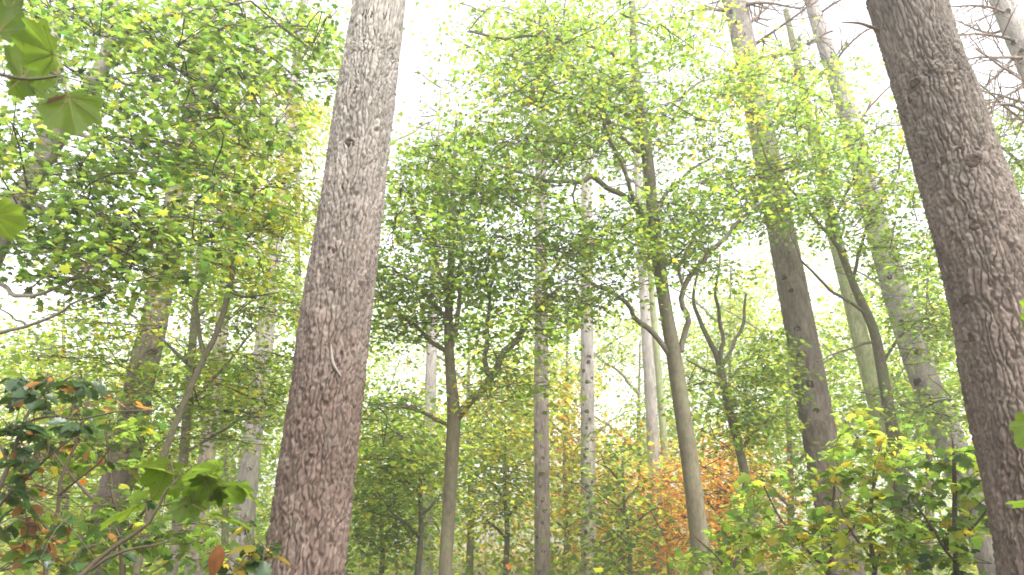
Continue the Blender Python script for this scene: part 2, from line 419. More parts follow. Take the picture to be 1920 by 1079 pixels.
# ------------------------------------------------------------------ foliage: flat sprays on twigs joined to the limbs
def grow_sprays(root, nodes, sprays, mix, tmpl, leaf_size, n_leaf, length, twig_mat=TWIG, twig_r=0.006, tilt=0.42, mat=LEAF,
                flat=0.10, crown_name='crown', droop=-0.25, twigs=True, mixes=None, side_twigs=5):
    """nodes: (n,3) points on the wood; sprays: (n,3) spray centres"""
    sprays = np.asarray(sprays); N = len(sprays)
    if N == 0: return
    nd = list(np.asarray(nodes)); tb = Tubes()
    dist = np.array([np.min(np.linalg.norm(np.asarray(nodes) - s, axis=1)) for s in sprays])
    order = np.argsort(dist)
    pos = []; az = []; ln = []; sid = []
    arr = np.zeros((len(nd) + 4 * N, 3)); arr[:len(nd)] = nd; cnt = len(nd)
    for si in order:
        c = sprays[si]
        dv = c - arr[:cnt]; dd = np.linalg.norm(dv, axis=1) + np.clip(-dv[:, 2], 0, 9) * 0.8
        j = int(np.argmin(dd)); a = arr[j]
        h = c - a; hl = np.linalg.norm(h[:2]) + 1e-6
        ang = math.atan2(h[1], h[0]) + R.normal(0, 0.5) if hl > 0.15 else R.uniform(0, 2 * math.pi)
        L = length * R.uniform(0.75, 1.3)
        dr = np.array([math.cos(ang), math.sin(ang), R.normal(0.02, 0.14)])
        o = c - dr * L * 0.5
        if twigs:
            mid = (a + o) / 2 + R.normal(0, 0.05, 3) * np.linalg.norm(o - a) + np.array([0, 0, 0.04 * np.linalg.norm(o - a)])
            d0 = np.linalg.norm(o - a)
            r0 = twig_r * (1.0 + min(1.6, 0.9 * d0))
            path = np.array([a, mid, o, o + dr * L * 0.5 + np.array([0, 0, 0.02]), o + dr * L])
            tb.add(path, np.array([r0, r0 * 0.8, twig_r, twig_r * 0.7, twig_r * 0.3]), 3, 0.45)
            arr[cnt] = mid; arr[cnt + 1] = o; arr[cnt + 2] = o + dr * L * 0.5; cnt += 3
            side = np.array([-dr[1], dr[0], 0])
            for q in range(side_twigs):
                t = R.uniform(0.1, 0.85); sg = 1 if q % 2 else -1
                st = o + dr * L * t
                e = st + (dr * R.uniform(0.3, 0.6) + side * sg * R.uniform(0.4, 0.7)) * L * 0.42 * (1.1 - t * 0.5) + np.array([0, 0, R.normal(0, 0.03)])
                tb.add(np.array([st, e]), np.array([twig_r * 0.55, twig_r * 0.2]), 3)
        m = int(n_leaf * R.uniform(0.7, 1.3))
        t = R.beta(1.5, 1.2, m) * 1.1
        wd = L * (0.16 + 0.42 * np.sin(np.clip(t, 0, 1) * math.pi * 0.85))
        s_ = R.uniform(-1, 1, m) * wd
        side = np.array([-dr[1], dr[0], 0.0]); bank = R.normal(0, 0.25)
        pz = R.normal(0, flat, m) * L + s_ * bank - 0.10 * (np.abs(s_) / L) * L
        p = o + dr * (t * L)[:, None] + side * s_[:, None]; p[:, 2] += pz
        pos.append(p); az.append(ang + np.sign(s_) * R.uniform(0.1, 1.3, m) + R.normal(0, 0.4, m)); sid.append(np.full(m, si))
    pos = np.vstack(pos); az = np.concatenate(az); sid = np.concatenate(sid); n = len(pos)
    Rm = orient(az, R.normal(droop, 0.28, n), np.abs(R.normal(tilt, 0.15, n)))
    size = leaf_size * np.exp(R.normal(0, 0.22, n))
    cols = leaf_cols(mix, n)
    tone = np.exp(R.normal(0, 0.12, (N, 1)))         # each spray its own shade of leaf
    cols = cols * tone[sid]
    if mixes is not None:                              # sprays that have turned colour
        for mk, idx in mixes:
            s = np.isin(sid, idx)
            if s.any(): cols[s] = leaf_cols(mk, int(s.sum()))
    o = link(crown_name, leaves_mesh(crown_name, pos, Rm, size, cols, tmpl, mat), root); o['kind'] = 'stuff'
    if twigs and tb.n:
        w = link('twigs', tb.mesh('twigs', twig_mat), root); w['kind'] = 'stuff'

def sample_clumps(clumps):
    out = []
    for (cx, cyy, rx, ry, Y, dY, n) in clumps:
        k = 0
        while k < n:
            a = R.uniform(-1, 1, 3)
            if (a ** 2).sum() > 1: continue
            p, s = P(cx + a[0] * rx, cyy + a[1] * ry, Y + a[2] * dY)
            if p[2] < 0.25: p[2] = R.uniform(0.25, 0.6)
            out.append(p); k += 1
    return np.array(out)

def wood(root, name, px, Y, mat, k=14, step=0.12, top=None, seed=1, depth=0.0, lump=0.05, top_r=0.3, flare=1.25):
    pts, rad = trunk_points(px, Y, flare, top, top_r)
    path, rr = smooth_path(pts, rad, step)
    o = link(name, bark_tube(name, path, rr, k, mat, seed, depth, 0.05, 0.13, lump), root)
    return path, rr, o

def limb(root, px, mat, k=8, seed=1, name='limb', r_min=0.003):
    pts = []; rad = []
    for x, y, Y, w in px:
        p, s = P(x, y, Y); pts.append(p); rad.append(max(r_min, 0.5 * w * s / F))
    path, rr = smooth_path(np.array(pts), np.array(rad), 0.12)
    m = len(path)
    wob = np.stack([vnoise(seed + q, np.arange(m) * 0.45, np.zeros(m) + seed, np.zeros(m)) - 0.5 for q in range(3)], 1)
    env = np.minimum(1, np.arange(m) / 4.0)[:, None]
    path = path + wob * env * np.minimum(0.10, rr[:, None] * 2.0 + 0.02)
    o = link(name, bark_tube(name, path, rr, k, mat, seed, 0, lump=0.06), root)
    return path

print('helpers ready')
# SETTING
gm, N, L = new_mat('leaf_litter')
ge = N.new('ShaderNodeNewGeometry')
v1 = N.new('ShaderNodeTexVoronoi'); v1.inputs['Scale'].default_value = 14; L.new(ge.outputs['Position'], v1.inputs['Vector'])
n1 = N.new('ShaderNodeTexNoise'); n1.inputs['Scale'].default_value = 0.8; n1.inputs['Detail'].default_value = 6; L.new(ge.outputs['Position'], n1.inputs['Vector'])
cr = N.new('ShaderNodeValToRGB'); cr.color_ramp.elements[0].color = (0.05, 0.032, 0.02, 1); cr.color_ramp.elements[1].color = (0.19, 0.11, 0.05, 1)
L.new(v1.outputs['Color'], cr.inputs['Fac'])
mx = N.new('ShaderNodeMix'); mx.data_type = 'RGBA'; mx.inputs['B'].default_value = (0.055, 0.085, 0.02, 1)
mr = N.new('ShaderNodeMapRange'); mr.inputs['From Min'].default_value = 0.45; mr.inputs['From Max'].default_value = 0.65
L.new(n1.outputs['Fac'], mr.inputs['Value']); L.new(mr.outputs[0], mx.inputs['Factor']); L.new(cr.outputs[0], mx.inputs['A'])
pb = N.new('ShaderNodeBsdfPrincipled'); pb.inputs['Roughness'].default_value = 0.95; L.new(mx.outputs['Result'], pb.inputs['Base Color'])
bp = N.new('ShaderNodeBump'); bp.inputs['Distance'].default_value = 0.03; L.new(v1.outputs['Distance'], bp.inputs['Height']); L.new(bp.outputs[0], pb.inputs['Normal'])
om = N.new('ShaderNodeOutputMaterial'); L.new(pb.outputs[0], om.inputs['Surface'])
g = 61; gx, gy = np.meshgrid(np.linspace(-90, 90, g), np.linspace(-30, 150, g))
gz = -0.35 * np.clip(np.hypot(gx, gy) - 14, 0, 1) * vnoise(3, gx / 9 + 50, gy / 9 + 50, gx * 0)
qi = np.arange(g - 1)[:, None] * g + np.arange(g - 1)[None, :]
Q = np.stack([qi, qi + 1, qi + g + 1, qi + g], 2).reshape(-1, 4)
go = link('ground', mesh_np('ground', np.stack([gx, gy, gz], 2).reshape(-1, 3), None, [gm], None, True, Q)); go['kind'] = 'structure'

# ------------------------------------------------------------------ pines
def knot_mesh(seed, mat):
    rg = np.random.default_rng(seed); k = 10; rings = [(1.9, -0.35), (1.3, 0.12), (0.95, 0.34), (0.70, 0.36), (0.45, 0.24), (0.2, 0.20)]
    V = []; Q = []
    for i, (r, h) in enumerate(rings):
        for j in range(k):
            a = j * 2 * math.pi / k; q = r * (1 + rg.normal(0, 0.14))
            V.append((q * math.cos(a), q * math.sin(a) * 0.8, h + rg.normal(0, 0.07)))
    for i in range(len(rings) - 1):
        for j in range(k): Q.append((i * k + j, i * k + (j + 1) % k, (i + 1) * k + (j + 1) % k, (i + 1) * k + j))
    b = (len(rings) - 1) * k
    mi = [0] * k + [1] * (len(Q) - k) + [1] * (k - 2)
    return mesh_np('knot', np.array(V), np.array([(b, b + j, b + j + 1) for j in range(1, k - 1)]), [mat, KNOT], {'plate': np.full(len(V), 0.35)}, True, np.array(Q), mi)
KNOTS = {}

def on_trunk(path, rr, x, y, Y):
    """the point of the trunk surface that the pixel's ray meets"""
    p, s = P(x, y, Y)
    d = p - CAM; d /= np.linalg.norm(d)
    i = int(np.argmin(np.abs(path[:, 2] - p[2]))); c = path[i]; r = rr[i]
    oc = CAM - c; b = oc[0] * d[0] + oc[1] * d[1]; a = d[0] ** 2 + d[1] ** 2
    q = b * b - a * (oc[0] ** 2 + oc[1] ** 2 - r * r)
    t = (-b - math.sqrt(max(q, 0))) / a
    h = CAM + d * t
    n = h - c; n[2] = 0; n /= np.linalg.norm(n) + 1e-9
    return h, n

def add_knots(trunk, path, rr, Y, spots):
    mat = trunk.data.materials[0]
    if mat.name not in KNOTS: KNOTS[mat.name] = [knot_mesh(s, mat) for s in range(5)]
    for i, (x, y, w) in enumerate(spots):
        h, n = on_trunk(path, rr, x, y, Y)
        s = 0.5 * w * Y / F
        o = link('knot', KNOTS[mat.name][i % 5], trunk)
        z = Vector(n); xx = Vector((0, 0, 1)).cross(z).normalized(); yy = z.cross(xx)
        m = Matrix((xx, yy, z)).transposed().to_4x4() @ Matrix.Rotation(random.uniform(0, 6), 4, 'Z') @ Matrix.Diagonal((s, s, s * 0.8, 1))
        m.translation = Vector(h - n * 0.004)
        o.matrix_parent_inverse = pw_inverse(trunk); o.matrix_basis = m

def needle_crown(root, path, zlo, zhi, n_br, seed, spread=1.8, tufts=7):
    rg = np.random.default_rng(seed); tb = Tubes(); V = []; T = []; nv = 0
    cols = []
    zz = path[:, 2]
    for b in range(n_br):
        z = rg.uniform(zlo, zhi); i = int(np.argmin(np.abs(zz - z))); a = path[i]
        az = rg.uniform(0, 2 * math.pi); ln = spread * rg.uniform(0.5, 1.1) * (1.15 - 0.6 * (z - zlo) / max(0.1, zhi - zlo))
        e = a + np.array([math.cos(az) * ln, math.sin(az) * ln, rg.uniform(0.0, 0.5)])
        tb.add(np.array([a, (a + e) / 2 + np.array([0, 0, -0.08]), e]), np.array([0.03, 0.02, 0.006]), 5, 0.3)
        for q in range(tufts):
            t = 0.35 + 0.65 * (q + rg.random()) / tufts
            c = a + (e - a) * t + rg.normal(0, 0.14, 3) * np.array([1, 1, 0.6])
            for k in range(16):
                d = rg.normal(0, 1, 3); d[2] += 0.3; d /= np.linalg.norm(d); l = rg.uniform(0.07, 0.14)
                s = np.cross(d, [0.3, 0.2, 1]); s = s / np.linalg.norm(s) * 0.006
                V += [c - s, c + s, c + d * l]; T.append((nv, nv + 1, nv + 2)); nv += 3
                cg = np.array([0.05, 0.085, 0.028]) * rg.uniform(0.7, 1.3); cols += [cg] * 3
    o = link('crown', mesh_np('crown', np.array(V), np.array(T), [NEEDLE], {'leafcol': np.array(cols)}), root); o['kind'] = 'stuff'
    w = link('crown_branches', tb.mesh('crown_branches', DEAD_TWIG), root); w['kind'] = 'stuff'

def dead_branch(root, px, seed, side=7, w0=5, spread=0.7):
    side = int(side * 1.6)
    """a bare dead bough (pixels with Y) with short side twigs"""
    rg = np.random.default_rng(seed); pts = [P(x, y, Y)[0] for x, y, Y in px]
    s = P(*px[0])[1]; r0 = 0.5 * w0 * s / F
    path, rr = smooth_path(np.array(pts), np.linspace(r0, r0 * 0.35, len(pts)), 0.15)
    wob = np.cumsum(rg.normal(0, 0.006, path.shape), 0); wob -= wob[0]; path = path + wob
    tb = Tubes(); tb.add(path, rr, 6)
    for q in range(side):
        i = rg.integers(len(path) // 5, len(path)); d = path[min(i + 1, len(path) - 1)] - path[max(i - 1, 0)]
        d /= np.linalg.norm(d) + 1e-9
        v = d * rg.uniform(0.3, 0.9) + rg.normal(0, 0.6, 3); v /= np.linalg.norm(v); l = spread * rg.uniform(0.3, 1.1)
        mid = path[i] + v * l * 0.5 + rg.normal(0, 0.02, 3)
        tb.add(np.array([path[i], mid, path[i] + v * l + rg.normal(0, 0.05, 3)]), np.array([rr[i] * 0.55, rr[i] * 0.4, 0.0015]), 4)
        for z in range(2):
            v2 = v + rg.normal(0, 0.5, 3); v2 /= np.linalg.norm(v2)
            st = path[i] + v * l * rg.uniform(0.3, 0.8); tb.add(np.array([st, st + v2 * l * 0.4]), np.array([0.003, 0.0012]), 3)
    return link('dead_branch', tb.mesh('dead_branch', DEAD_TWIG), root)

def pine(label, px, Y, mat, top, k=28, step=0.05, depth=0.012, seed=1, knots=(), crown=None, group='pine trees of the wood', cw=0.05, ch=0.13, big=False, lump=0.03, flare=1.2):
    pts, rad = trunk_points(px, Y, flare, top, 0.45)
    root = thing('pine_tree', label, 'tree', (pts[0][0], pts[0][1], 0), group)
    if big:
        # fine mesh where it can be seen, coarse above
        path, rr = smooth_path(pts, rad, 0.0095)
        cut = int(np.searchsorted(path[:, 2], 6.3))
        tr = link('trunk', bark_tube('trunk', path[:cut], rr[:cut], k, mat, seed, depth, cw, ch, lump, front=True), root)
        up, ur = path[cut - 1::12], rr[cut - 1::12]
        link('upper_trunk', bark_tube('upper_trunk', up, ur, 32, mat, seed, depth * 0.6, cw, ch, lump), root)
    else:
        path, rr = smooth_path(pts, rad, step)
        tr = link('trunk', bark_tube('trunk', path, rr, k, mat, seed, depth, cw, ch, lump), root)
    add_knots(tr, path, rr, Y, knots)
    if crown: needle_crown(root, path, crown[0], crown[1], crown[2], seed + 100)
    return root, path, rr, tr

p1, path1, rr1, tr1 = pine('thick brown pine with plated bark, dark knots and a curled pale bark flap',
     [(570, 1079, 142), (590, 920, 137), (612, 740, 131), (638, 540, 121), (668, 320, 110), (692, 140, 101), (712, -10, 91)], 4.3, PINE_A, 15, k=236,
     depth=0.027, seed=11, big=True, cw=0.029, ch=0.115, crown=(10, 15, 26), lump=0.045,
     knots=[(690, 27, 24), (726, 30, 22), (692, 92, 24), (660, 170, 24), (655, 266, 20), (652, 349, 22), (632, 461, 24), (622, 545, 14)])
# curled bark flap
fl = Tubes(); h0, n0 = on_trunk(path1, rr1, 620, 640, 4.3); h1, n1_ = on_trunk(path1, rr1, 624, 680, 4.3); h2, n2_ = on_trunk(path1, rr1, 637, 707, 4.3)
fl.add(np.array([h0 - n0 * 0.004, h1 + n1_ * 0.006, h2 + n2_ * 0.02]), np.array([0.004, 0.011, 0.004]), 6, 0.02)
FLAP = plain_material('peeled_bark', (0.17, 0.15, 0.13), (0.26, 0.24, 0.21), 40)
link('bark_flap', fl.mesh('bark_flap', FLAP), p1)

p2, path2, rr2, tr2 = pine('thick leaning pine trunk with rough dark grey bark and one bare stub twig',
     [(1975, 1079, 166), (1935, 880, 160), (1893, 690, 153), (1850, 500, 146), (1812, 360, 139), (1765, 200, 130), (1697, -10, 116)], 4.0, PINE_B, 15, k=236,
     depth=0.030, seed=23, big=True, cw=0.029, ch=0.13, lump=0.06, crown=(10, 15, 26),
     knots=[(1716, 155, 22), (1700, 190, 24), (1765, 302, 22), (1826, 300, 30), (1800, 280, 16), (1735, 290, 18), (1745, 20, 20), (1740, 20, 18), (1830, 420, 24), (1800, 450, 18), (1810, 560, 20), (1818, 632, 18)])
a, _n = on_trunk(path2, rr2, 1655, 50, 4.0)
tb = Tubes(); q0 = a + np.array([0.02, 0.05, 0]); q1 = P(1612, 44, 4.02)[0]; q2 = P(1578, 43, 4.05)[0]
tb.add(np.array([q0, q1, q2]), np.array([0.014, 0.010, 0.005]), 6, 0.03); tb.add(np.array([q1, P(1600, 30, 4.05)[0]]), np.array([0.005, 0.002]), 4)
link('stub_twig', tb.mesh('stub_twig', DEAD_TWIG), p2)

# further pines
p3, path3, rr3, _ = pine('brown pine with pale bare-boughed top, rising out of the yellow-dotted shrubs',
     [(1572, 1000, 64), (1556, 920, 62), (1533, 800, 60), (1508, 660, 55), (1478, 500, 50), (1458, 400, 47), (1425, 230, 44), (1398, 100, 41), (1376, -10, 39)], 10.8, PINE_C, 16, k=90, step=0.025, depth=0.022, cw=0.04, ch=0.13, seed=31,
     knots=[(1495, 617, 11), (1502, 665, 12), (1519, 720, 13), (1471, 520, 10), (1483, 545, 9), (1400, 95, 11), (1370, 22, 11), (1380, 40, 9), (1395, 65, 9), (1530, 770, 10)], crown=(13, 16, 18))
for i, b in enumerate([[(1398, 95, 8.6), (1450, 60, 8.4), (1545, -10, 8.2)], [(1390, 55, 8.6), (1440, 15, 8.8), (1475, -20, 9)], [(1378, 30, 8.6), (1335, 18, 8.7), (1290, 20, 9)],
                      [(1402, 110, 8.6), (1470, 105, 8.3), (1560, 60, 8.0)], [(1380, 15, 8.6), (1430, 5, 8.2), (1500, 15, 8)], [(1370, 10, 8.6), (1345, -5, 9), (1320, -20, 9.4)]]):
    dead_branch(p3, [(x, y, Y + 2.2) for x, y, Y in b], 300 + i, 10, 8, 0.9)
p4, path4, rr4, _ = pine('pale knotted pine half hidden by leaves, between mossy trunk and rough leaning pine',
     [(1790, 850, 52), (1745, 740, 49), (1712, 650, 47), (1682, 555, 45), (1655, 460, 43), (1620, 330, 37), (1586, 200, 32), (1548, 90, 26), (1518, -10, 22)], 12.0, PINE_D, 17, k=60, step=0.04, depth=0.018, seed=37,
     knots=[(1690, 605, 12), (1699, 616, 10), (1722, 660, 13), (1720, 716, 14), (1700, 660, 8), (1668, 520, 10), (1655, 485, 9), (1590, 195, 10)], crown=(13.5, 17, 18))
for i, b in enumerate([[(1560, 120, 10.4), (1620, 60, 10), (1690, 40, 9.7)], [(1530, 30, 10.4), (1590, -10, 10), (1640, -30, 10)], [(1600, 240, 10.4), (1650, 180, 10.2), (1720, 120, 10)], [(1575, 160, 10.4), (1530, 130, 10.6), (1480, 130, 11)]]):
    dead_branch(p4, [(x, y, Y + 1.6) for x, y, Y in b], 340 + i, 7, 5, 0.8)
p5, path5, rr5, _ = pine('slim mossy green trunk standing beside a thin dark ivy-covered stem',
     [(1672, 860, 34), (1645, 760, 32), (1622, 670, 30), (1600, 580, 28), (1580, 500, 26), (1562, 430, 24)], 12.5, MOSS_BARK, 13, k=32, step=0.08, depth=0.006, seed=41, crown=(9.5, 13, 10))
p6, path6, rr6, _ = pine('straight slim brown pine trunk in the middle of the clearing, dotted with small knots',
     [(1017, 1079, 30), (1016, 900, 28), (1015, 740, 27), (1015, 600, 24), (1015, 450, 22), (1014, 300, 20)], 15, PINE_C, 15, k=44, step=0.05, depth=0.016, seed=43, crown=(9, 15, 26),
     knots=[(1008 + random.uniform(-4, 16), y + random.uniform(-8, 8), random.uniform(5, 7)) for y in range(650, 1070, 26)])
p7, path7, rr7, _ = pine('straight pale pine trunk covered in rows of dark knots, in front of the yellow leaves',
     [(1104, 1079, 29), (1103, 950, 27), (1102, 800, 26), (1101, 650, 24), (1100, 500, 22), (1100, 340, 20)], 16.5, PINE_D, 16, k=44, step=0.05, depth=0.014, seed=47, crown=(12.5, 16, 16),
     knots=[(1103 + random.uniform(-10, 10), y + random.uniform(-5, 5), random.uniform(5, 8)) for y in range(650, 1070, 14)])
p8, path8, rr8, _ = pine('faint straight trunk in front of the orange leaves, left one of a close pair',
     [(1234, 1079, 25), (1230, 950, 24), (1222, 780, 22), (1212, 620, 20), (1205, 500, 18)], 19, PINE_D, 16, k=28, step=0.12, depth=0.006, seed=53, crown=(11, 16, 18))
p8b, _, _, _ = pine('slim green-grey trunk, right one of a close pair in front of the orange leaves',
     [(1258, 1079, 15), (1250, 900, 14), (1238, 740, 13), (1225, 580, 12)], 18, MOSS_BARK, 13, k=20, step=0.12, depth=0, seed=54, crown=(10, 13, 8))
p9, path9, rr9, _ = pine('grey-brown knotted pine trunk tilting over the holly and brown leaves',
     [(196, 985, 56), (222, 900, 54), (243, 820, 52), (262, 720, 49), (281, 640, 47), (298, 560, 44), (315, 470, 42), (335, 350, 38)], 9.4, PINE_C, 14, k=72, step=0.03, depth=0.022, seed=59,
     knots=[(303, 617, 12), (286, 660, 13), (262, 690, 9), (235, 845, 11)], crown=(10, 14, 16))
p10, path10, rr10, _ = pine('slim pale grey pine trunk just past the thick plated pine',
     [(453, 1020, 38), (462, 930, 37), (472, 840, 35), (484, 740, 33), (497, 630, 31), (508, 520, 28)], 12.5, PINE_D, 14, k=48, step=0.05, depth=0.018, seed=61, crown=(10, 14, 14),
     knots=[(500, 650, 8), (480, 790, 8), (466, 880, 8)])
p11, _, _, _ = pine('brown trunk glimpsed behind lime leaves, between two slim crooked stems',
     [(376, 960, 30), (388, 850, 28), (399, 760, 26), (412, 650, 24), (425, 520, 22)], 14.5, PINE_C, 14, k=28, step=0.1, depth=0.007, seed=67, crown=(10, 14, 12))
p12, _, _, _ = pine('grey pine trunk far behind the forked maple, next to a thin dark sapling',
     [(799, 1079, 25), (801, 960, 24), (806, 800, 22), (810, 640, 20)], 18, PINE_D, 15, k=24, step=0.12, depth=0.006, seed=71, crown=(11, 15, 16))
p13, path13, rr13, _ = pine('pale bare-boughed pine whose dead twigs spread against the white sky',
     [(2080, 640, 60), (2030, 420, 52), (1975, 240, 46), (1935, 130, 42), (1905, 60, 40), (1872, -20, 38)], 9.0, PINE_D, 14, k=40, step=0.05, depth=0.008, seed=73, crown=(11, 14, 20),
     knots=[(1890, 20, 10), (1900, 80, 12), (1915, 95, 10)])
for i, b in enumerate([[(1895, 30, 9), (1850, 15, 8.8), (1770, 15, 8.5)], [(1905, 75, 9), (1840, 62, 8.8), (1765, 66, 8.6)], [(1925, 110, 9), (1860, 108, 8.7), (1790, 112, 8.4)],
                       [(1945, 165, 9), (1890, 130, 8.6), (1825, 88, 8.2)], [(1962, 210, 9), (1900, 185, 8.7), (1822, 165, 8.4)], [(1975, 240, 9), (1880, 195, 8.6), (1795, 240, 8.2)],
                       [(1940, 150, 9), (1870, 190, 8.6), (1795, 215, 8.3)], [(1890, 10, 9), (1850, -10, 9.2), (1800, -30, 9.5)], [(1900, 50, 9), (1850, 60, 9.4), (1790, 35, 9.8)],
                       [(1985, 275, 9), (1920, 225, 8.7), (1830, 150, 8.5)], [(1915, 95, 9), (1860, 150, 8.8), (1815, 205, 8.6)]]):
    dead_branch(p13, b, 400 + i, 11, 7, 0.95)

# ------------------------------------------------------------------ broad-leaved trees
def broadleaf(name, label, Y, trunk, limbs, clumps, mix, bark=MAPLE_BARK, tmpl=T_SMALL, leaf=0.063, n_leaf=64, length=0.9, top=None, seed=1, k=16,
              group='young broad-leaved trees', turned=None, tilt=0.42, turn_mix=None, top_r=0.3, cat='tree', crown_name='crown', twig_r=0.006, depth=0.0, flat=0.10, lump=0.06, dens=0.92, side_twigs=5):
    pts, rad = trunk_points(trunk, Y, 1.3, top, top_r)
    root = thing(name, label, cat, (pts[0][0], pts[0][1], 0), group)
    path, rr = smooth_path(pts, rad, 0.08)
    link('trunk', bark_tube('trunk', path, rr, k, bark, seed, depth, lump=lump), root)
    nodes = [path[len(path) // 3::3]]
    for i, lp in enumerate(limbs):
        pl = limb(root, lp, bark if lp[0][3] > 5.5 else TWIG, seed=seed * 10 + i)
        nodes.append(pl[len(pl) // 4::2])
    sp = sample_clumps([(c[0], c[1], c[2] * 1.22, c[3] * 1.25, c[4], c[5] * 1.15, int(round(c[6] * dens))) for c in clumps])
    mixes = None
    if turned:
        idx = np.where(R.random(len(sp)) < turned * 0.5)[0]; mixes = [(turn_mix or {'yellow': 1, 'lime': 0.6}, idx)]
    grow_sprays(root, np.vstack(nodes), sp, mix, tmpl, leaf, n_leaf, length, tilt=tilt, mixes=mixes, twig_r=twig_r, crown_name=crown_name, flat=flat, side_twigs=side_twigs)
    return root

# the forked maple
broadleaf('maple_tree', 'slender forked maple with olive bark, its right limb curving up like an elbow', 8.2,
  [(834, 1079, 26), (842, 950, 25), (848, 850, 25), (851, 780, 26), (845, 700, 19), (841, 610, 16), (845, 500, 13), (848, 400, 11), (852, 300, 8), (856, 220, 5)],
  [[(852, 790, 8.2, 17), (885, 745, 8.1, 15), (918, 700, 8.0, 14), (960, 645, 7.9, 12), (1008, 572, 7.8, 9), (1060, 530, 7.7, 5)],
   [(915, 703, 8.0, 10), (910, 650, 8.1, 9), (914, 590, 8.2, 7), (925, 520, 8.3, 5)],
   [(848, 800, 8.2, 8), (800, 780, 8.0, 7), (745, 765, 7.7, 5), (690, 762, 7.5, 3)],
   [(838, 660, 8.2, 9), (790, 625, 8.4, 8), (745, 585, 8.7, 6), (700, 555, 9, 4)],
   [(846, 655, 8.2, 10), (857, 600, 8.1, 9), (862, 530, 8.0, 7), (866, 420, 8, 4)],
   [(842, 560, 8.2, 8), (810, 480, 8.0, 7), (785, 420, 7.8, 5), (765, 350, 7.6, 4)],
   [(845, 470, 8.2, 7), (890, 400, 8.5, 5), (930, 320, 8.8, 4)],
   [(841, 600, 8.2, 7), (790, 540, 7.8, 5), (735, 500, 7.4, 4)]],
  [(800, 320, 65, 45, 8.2, 1.1, 18), (870, 320, 90, 70, 8.4, 1.5, 26), (760, 420, 60, 60, 8, 1.2, 18), (850, 430, 110, 60, 8.3, 1.5, 30), (960, 400, 70, 60, 8.2, 1.2, 14),
   (740, 530, 50, 50, 8, 1.2, 14), (810, 520, 90, 40, 8.2, 1.3, 18), (930, 520, 80, 50, 8.1, 1.3, 20), (730, 620, 40, 30, 8.3, 1.0, 8), (800, 620, 60, 25, 8.2, 1, 6),
   (960, 610, 70, 40, 7.9, 1, 10), (940, 720, 50, 50, 8, 0.8, 10), (720, 770, 50, 25, 7.7, 0.8, 9), (900, 620, 30, 25, 8.2, 1, 3), (1020, 560, 50, 40, 7.8, .8, 8)],
  {'green': 1, 'bright': 1.6, 'lime': 0.12}, seed=3, turned=0.06)

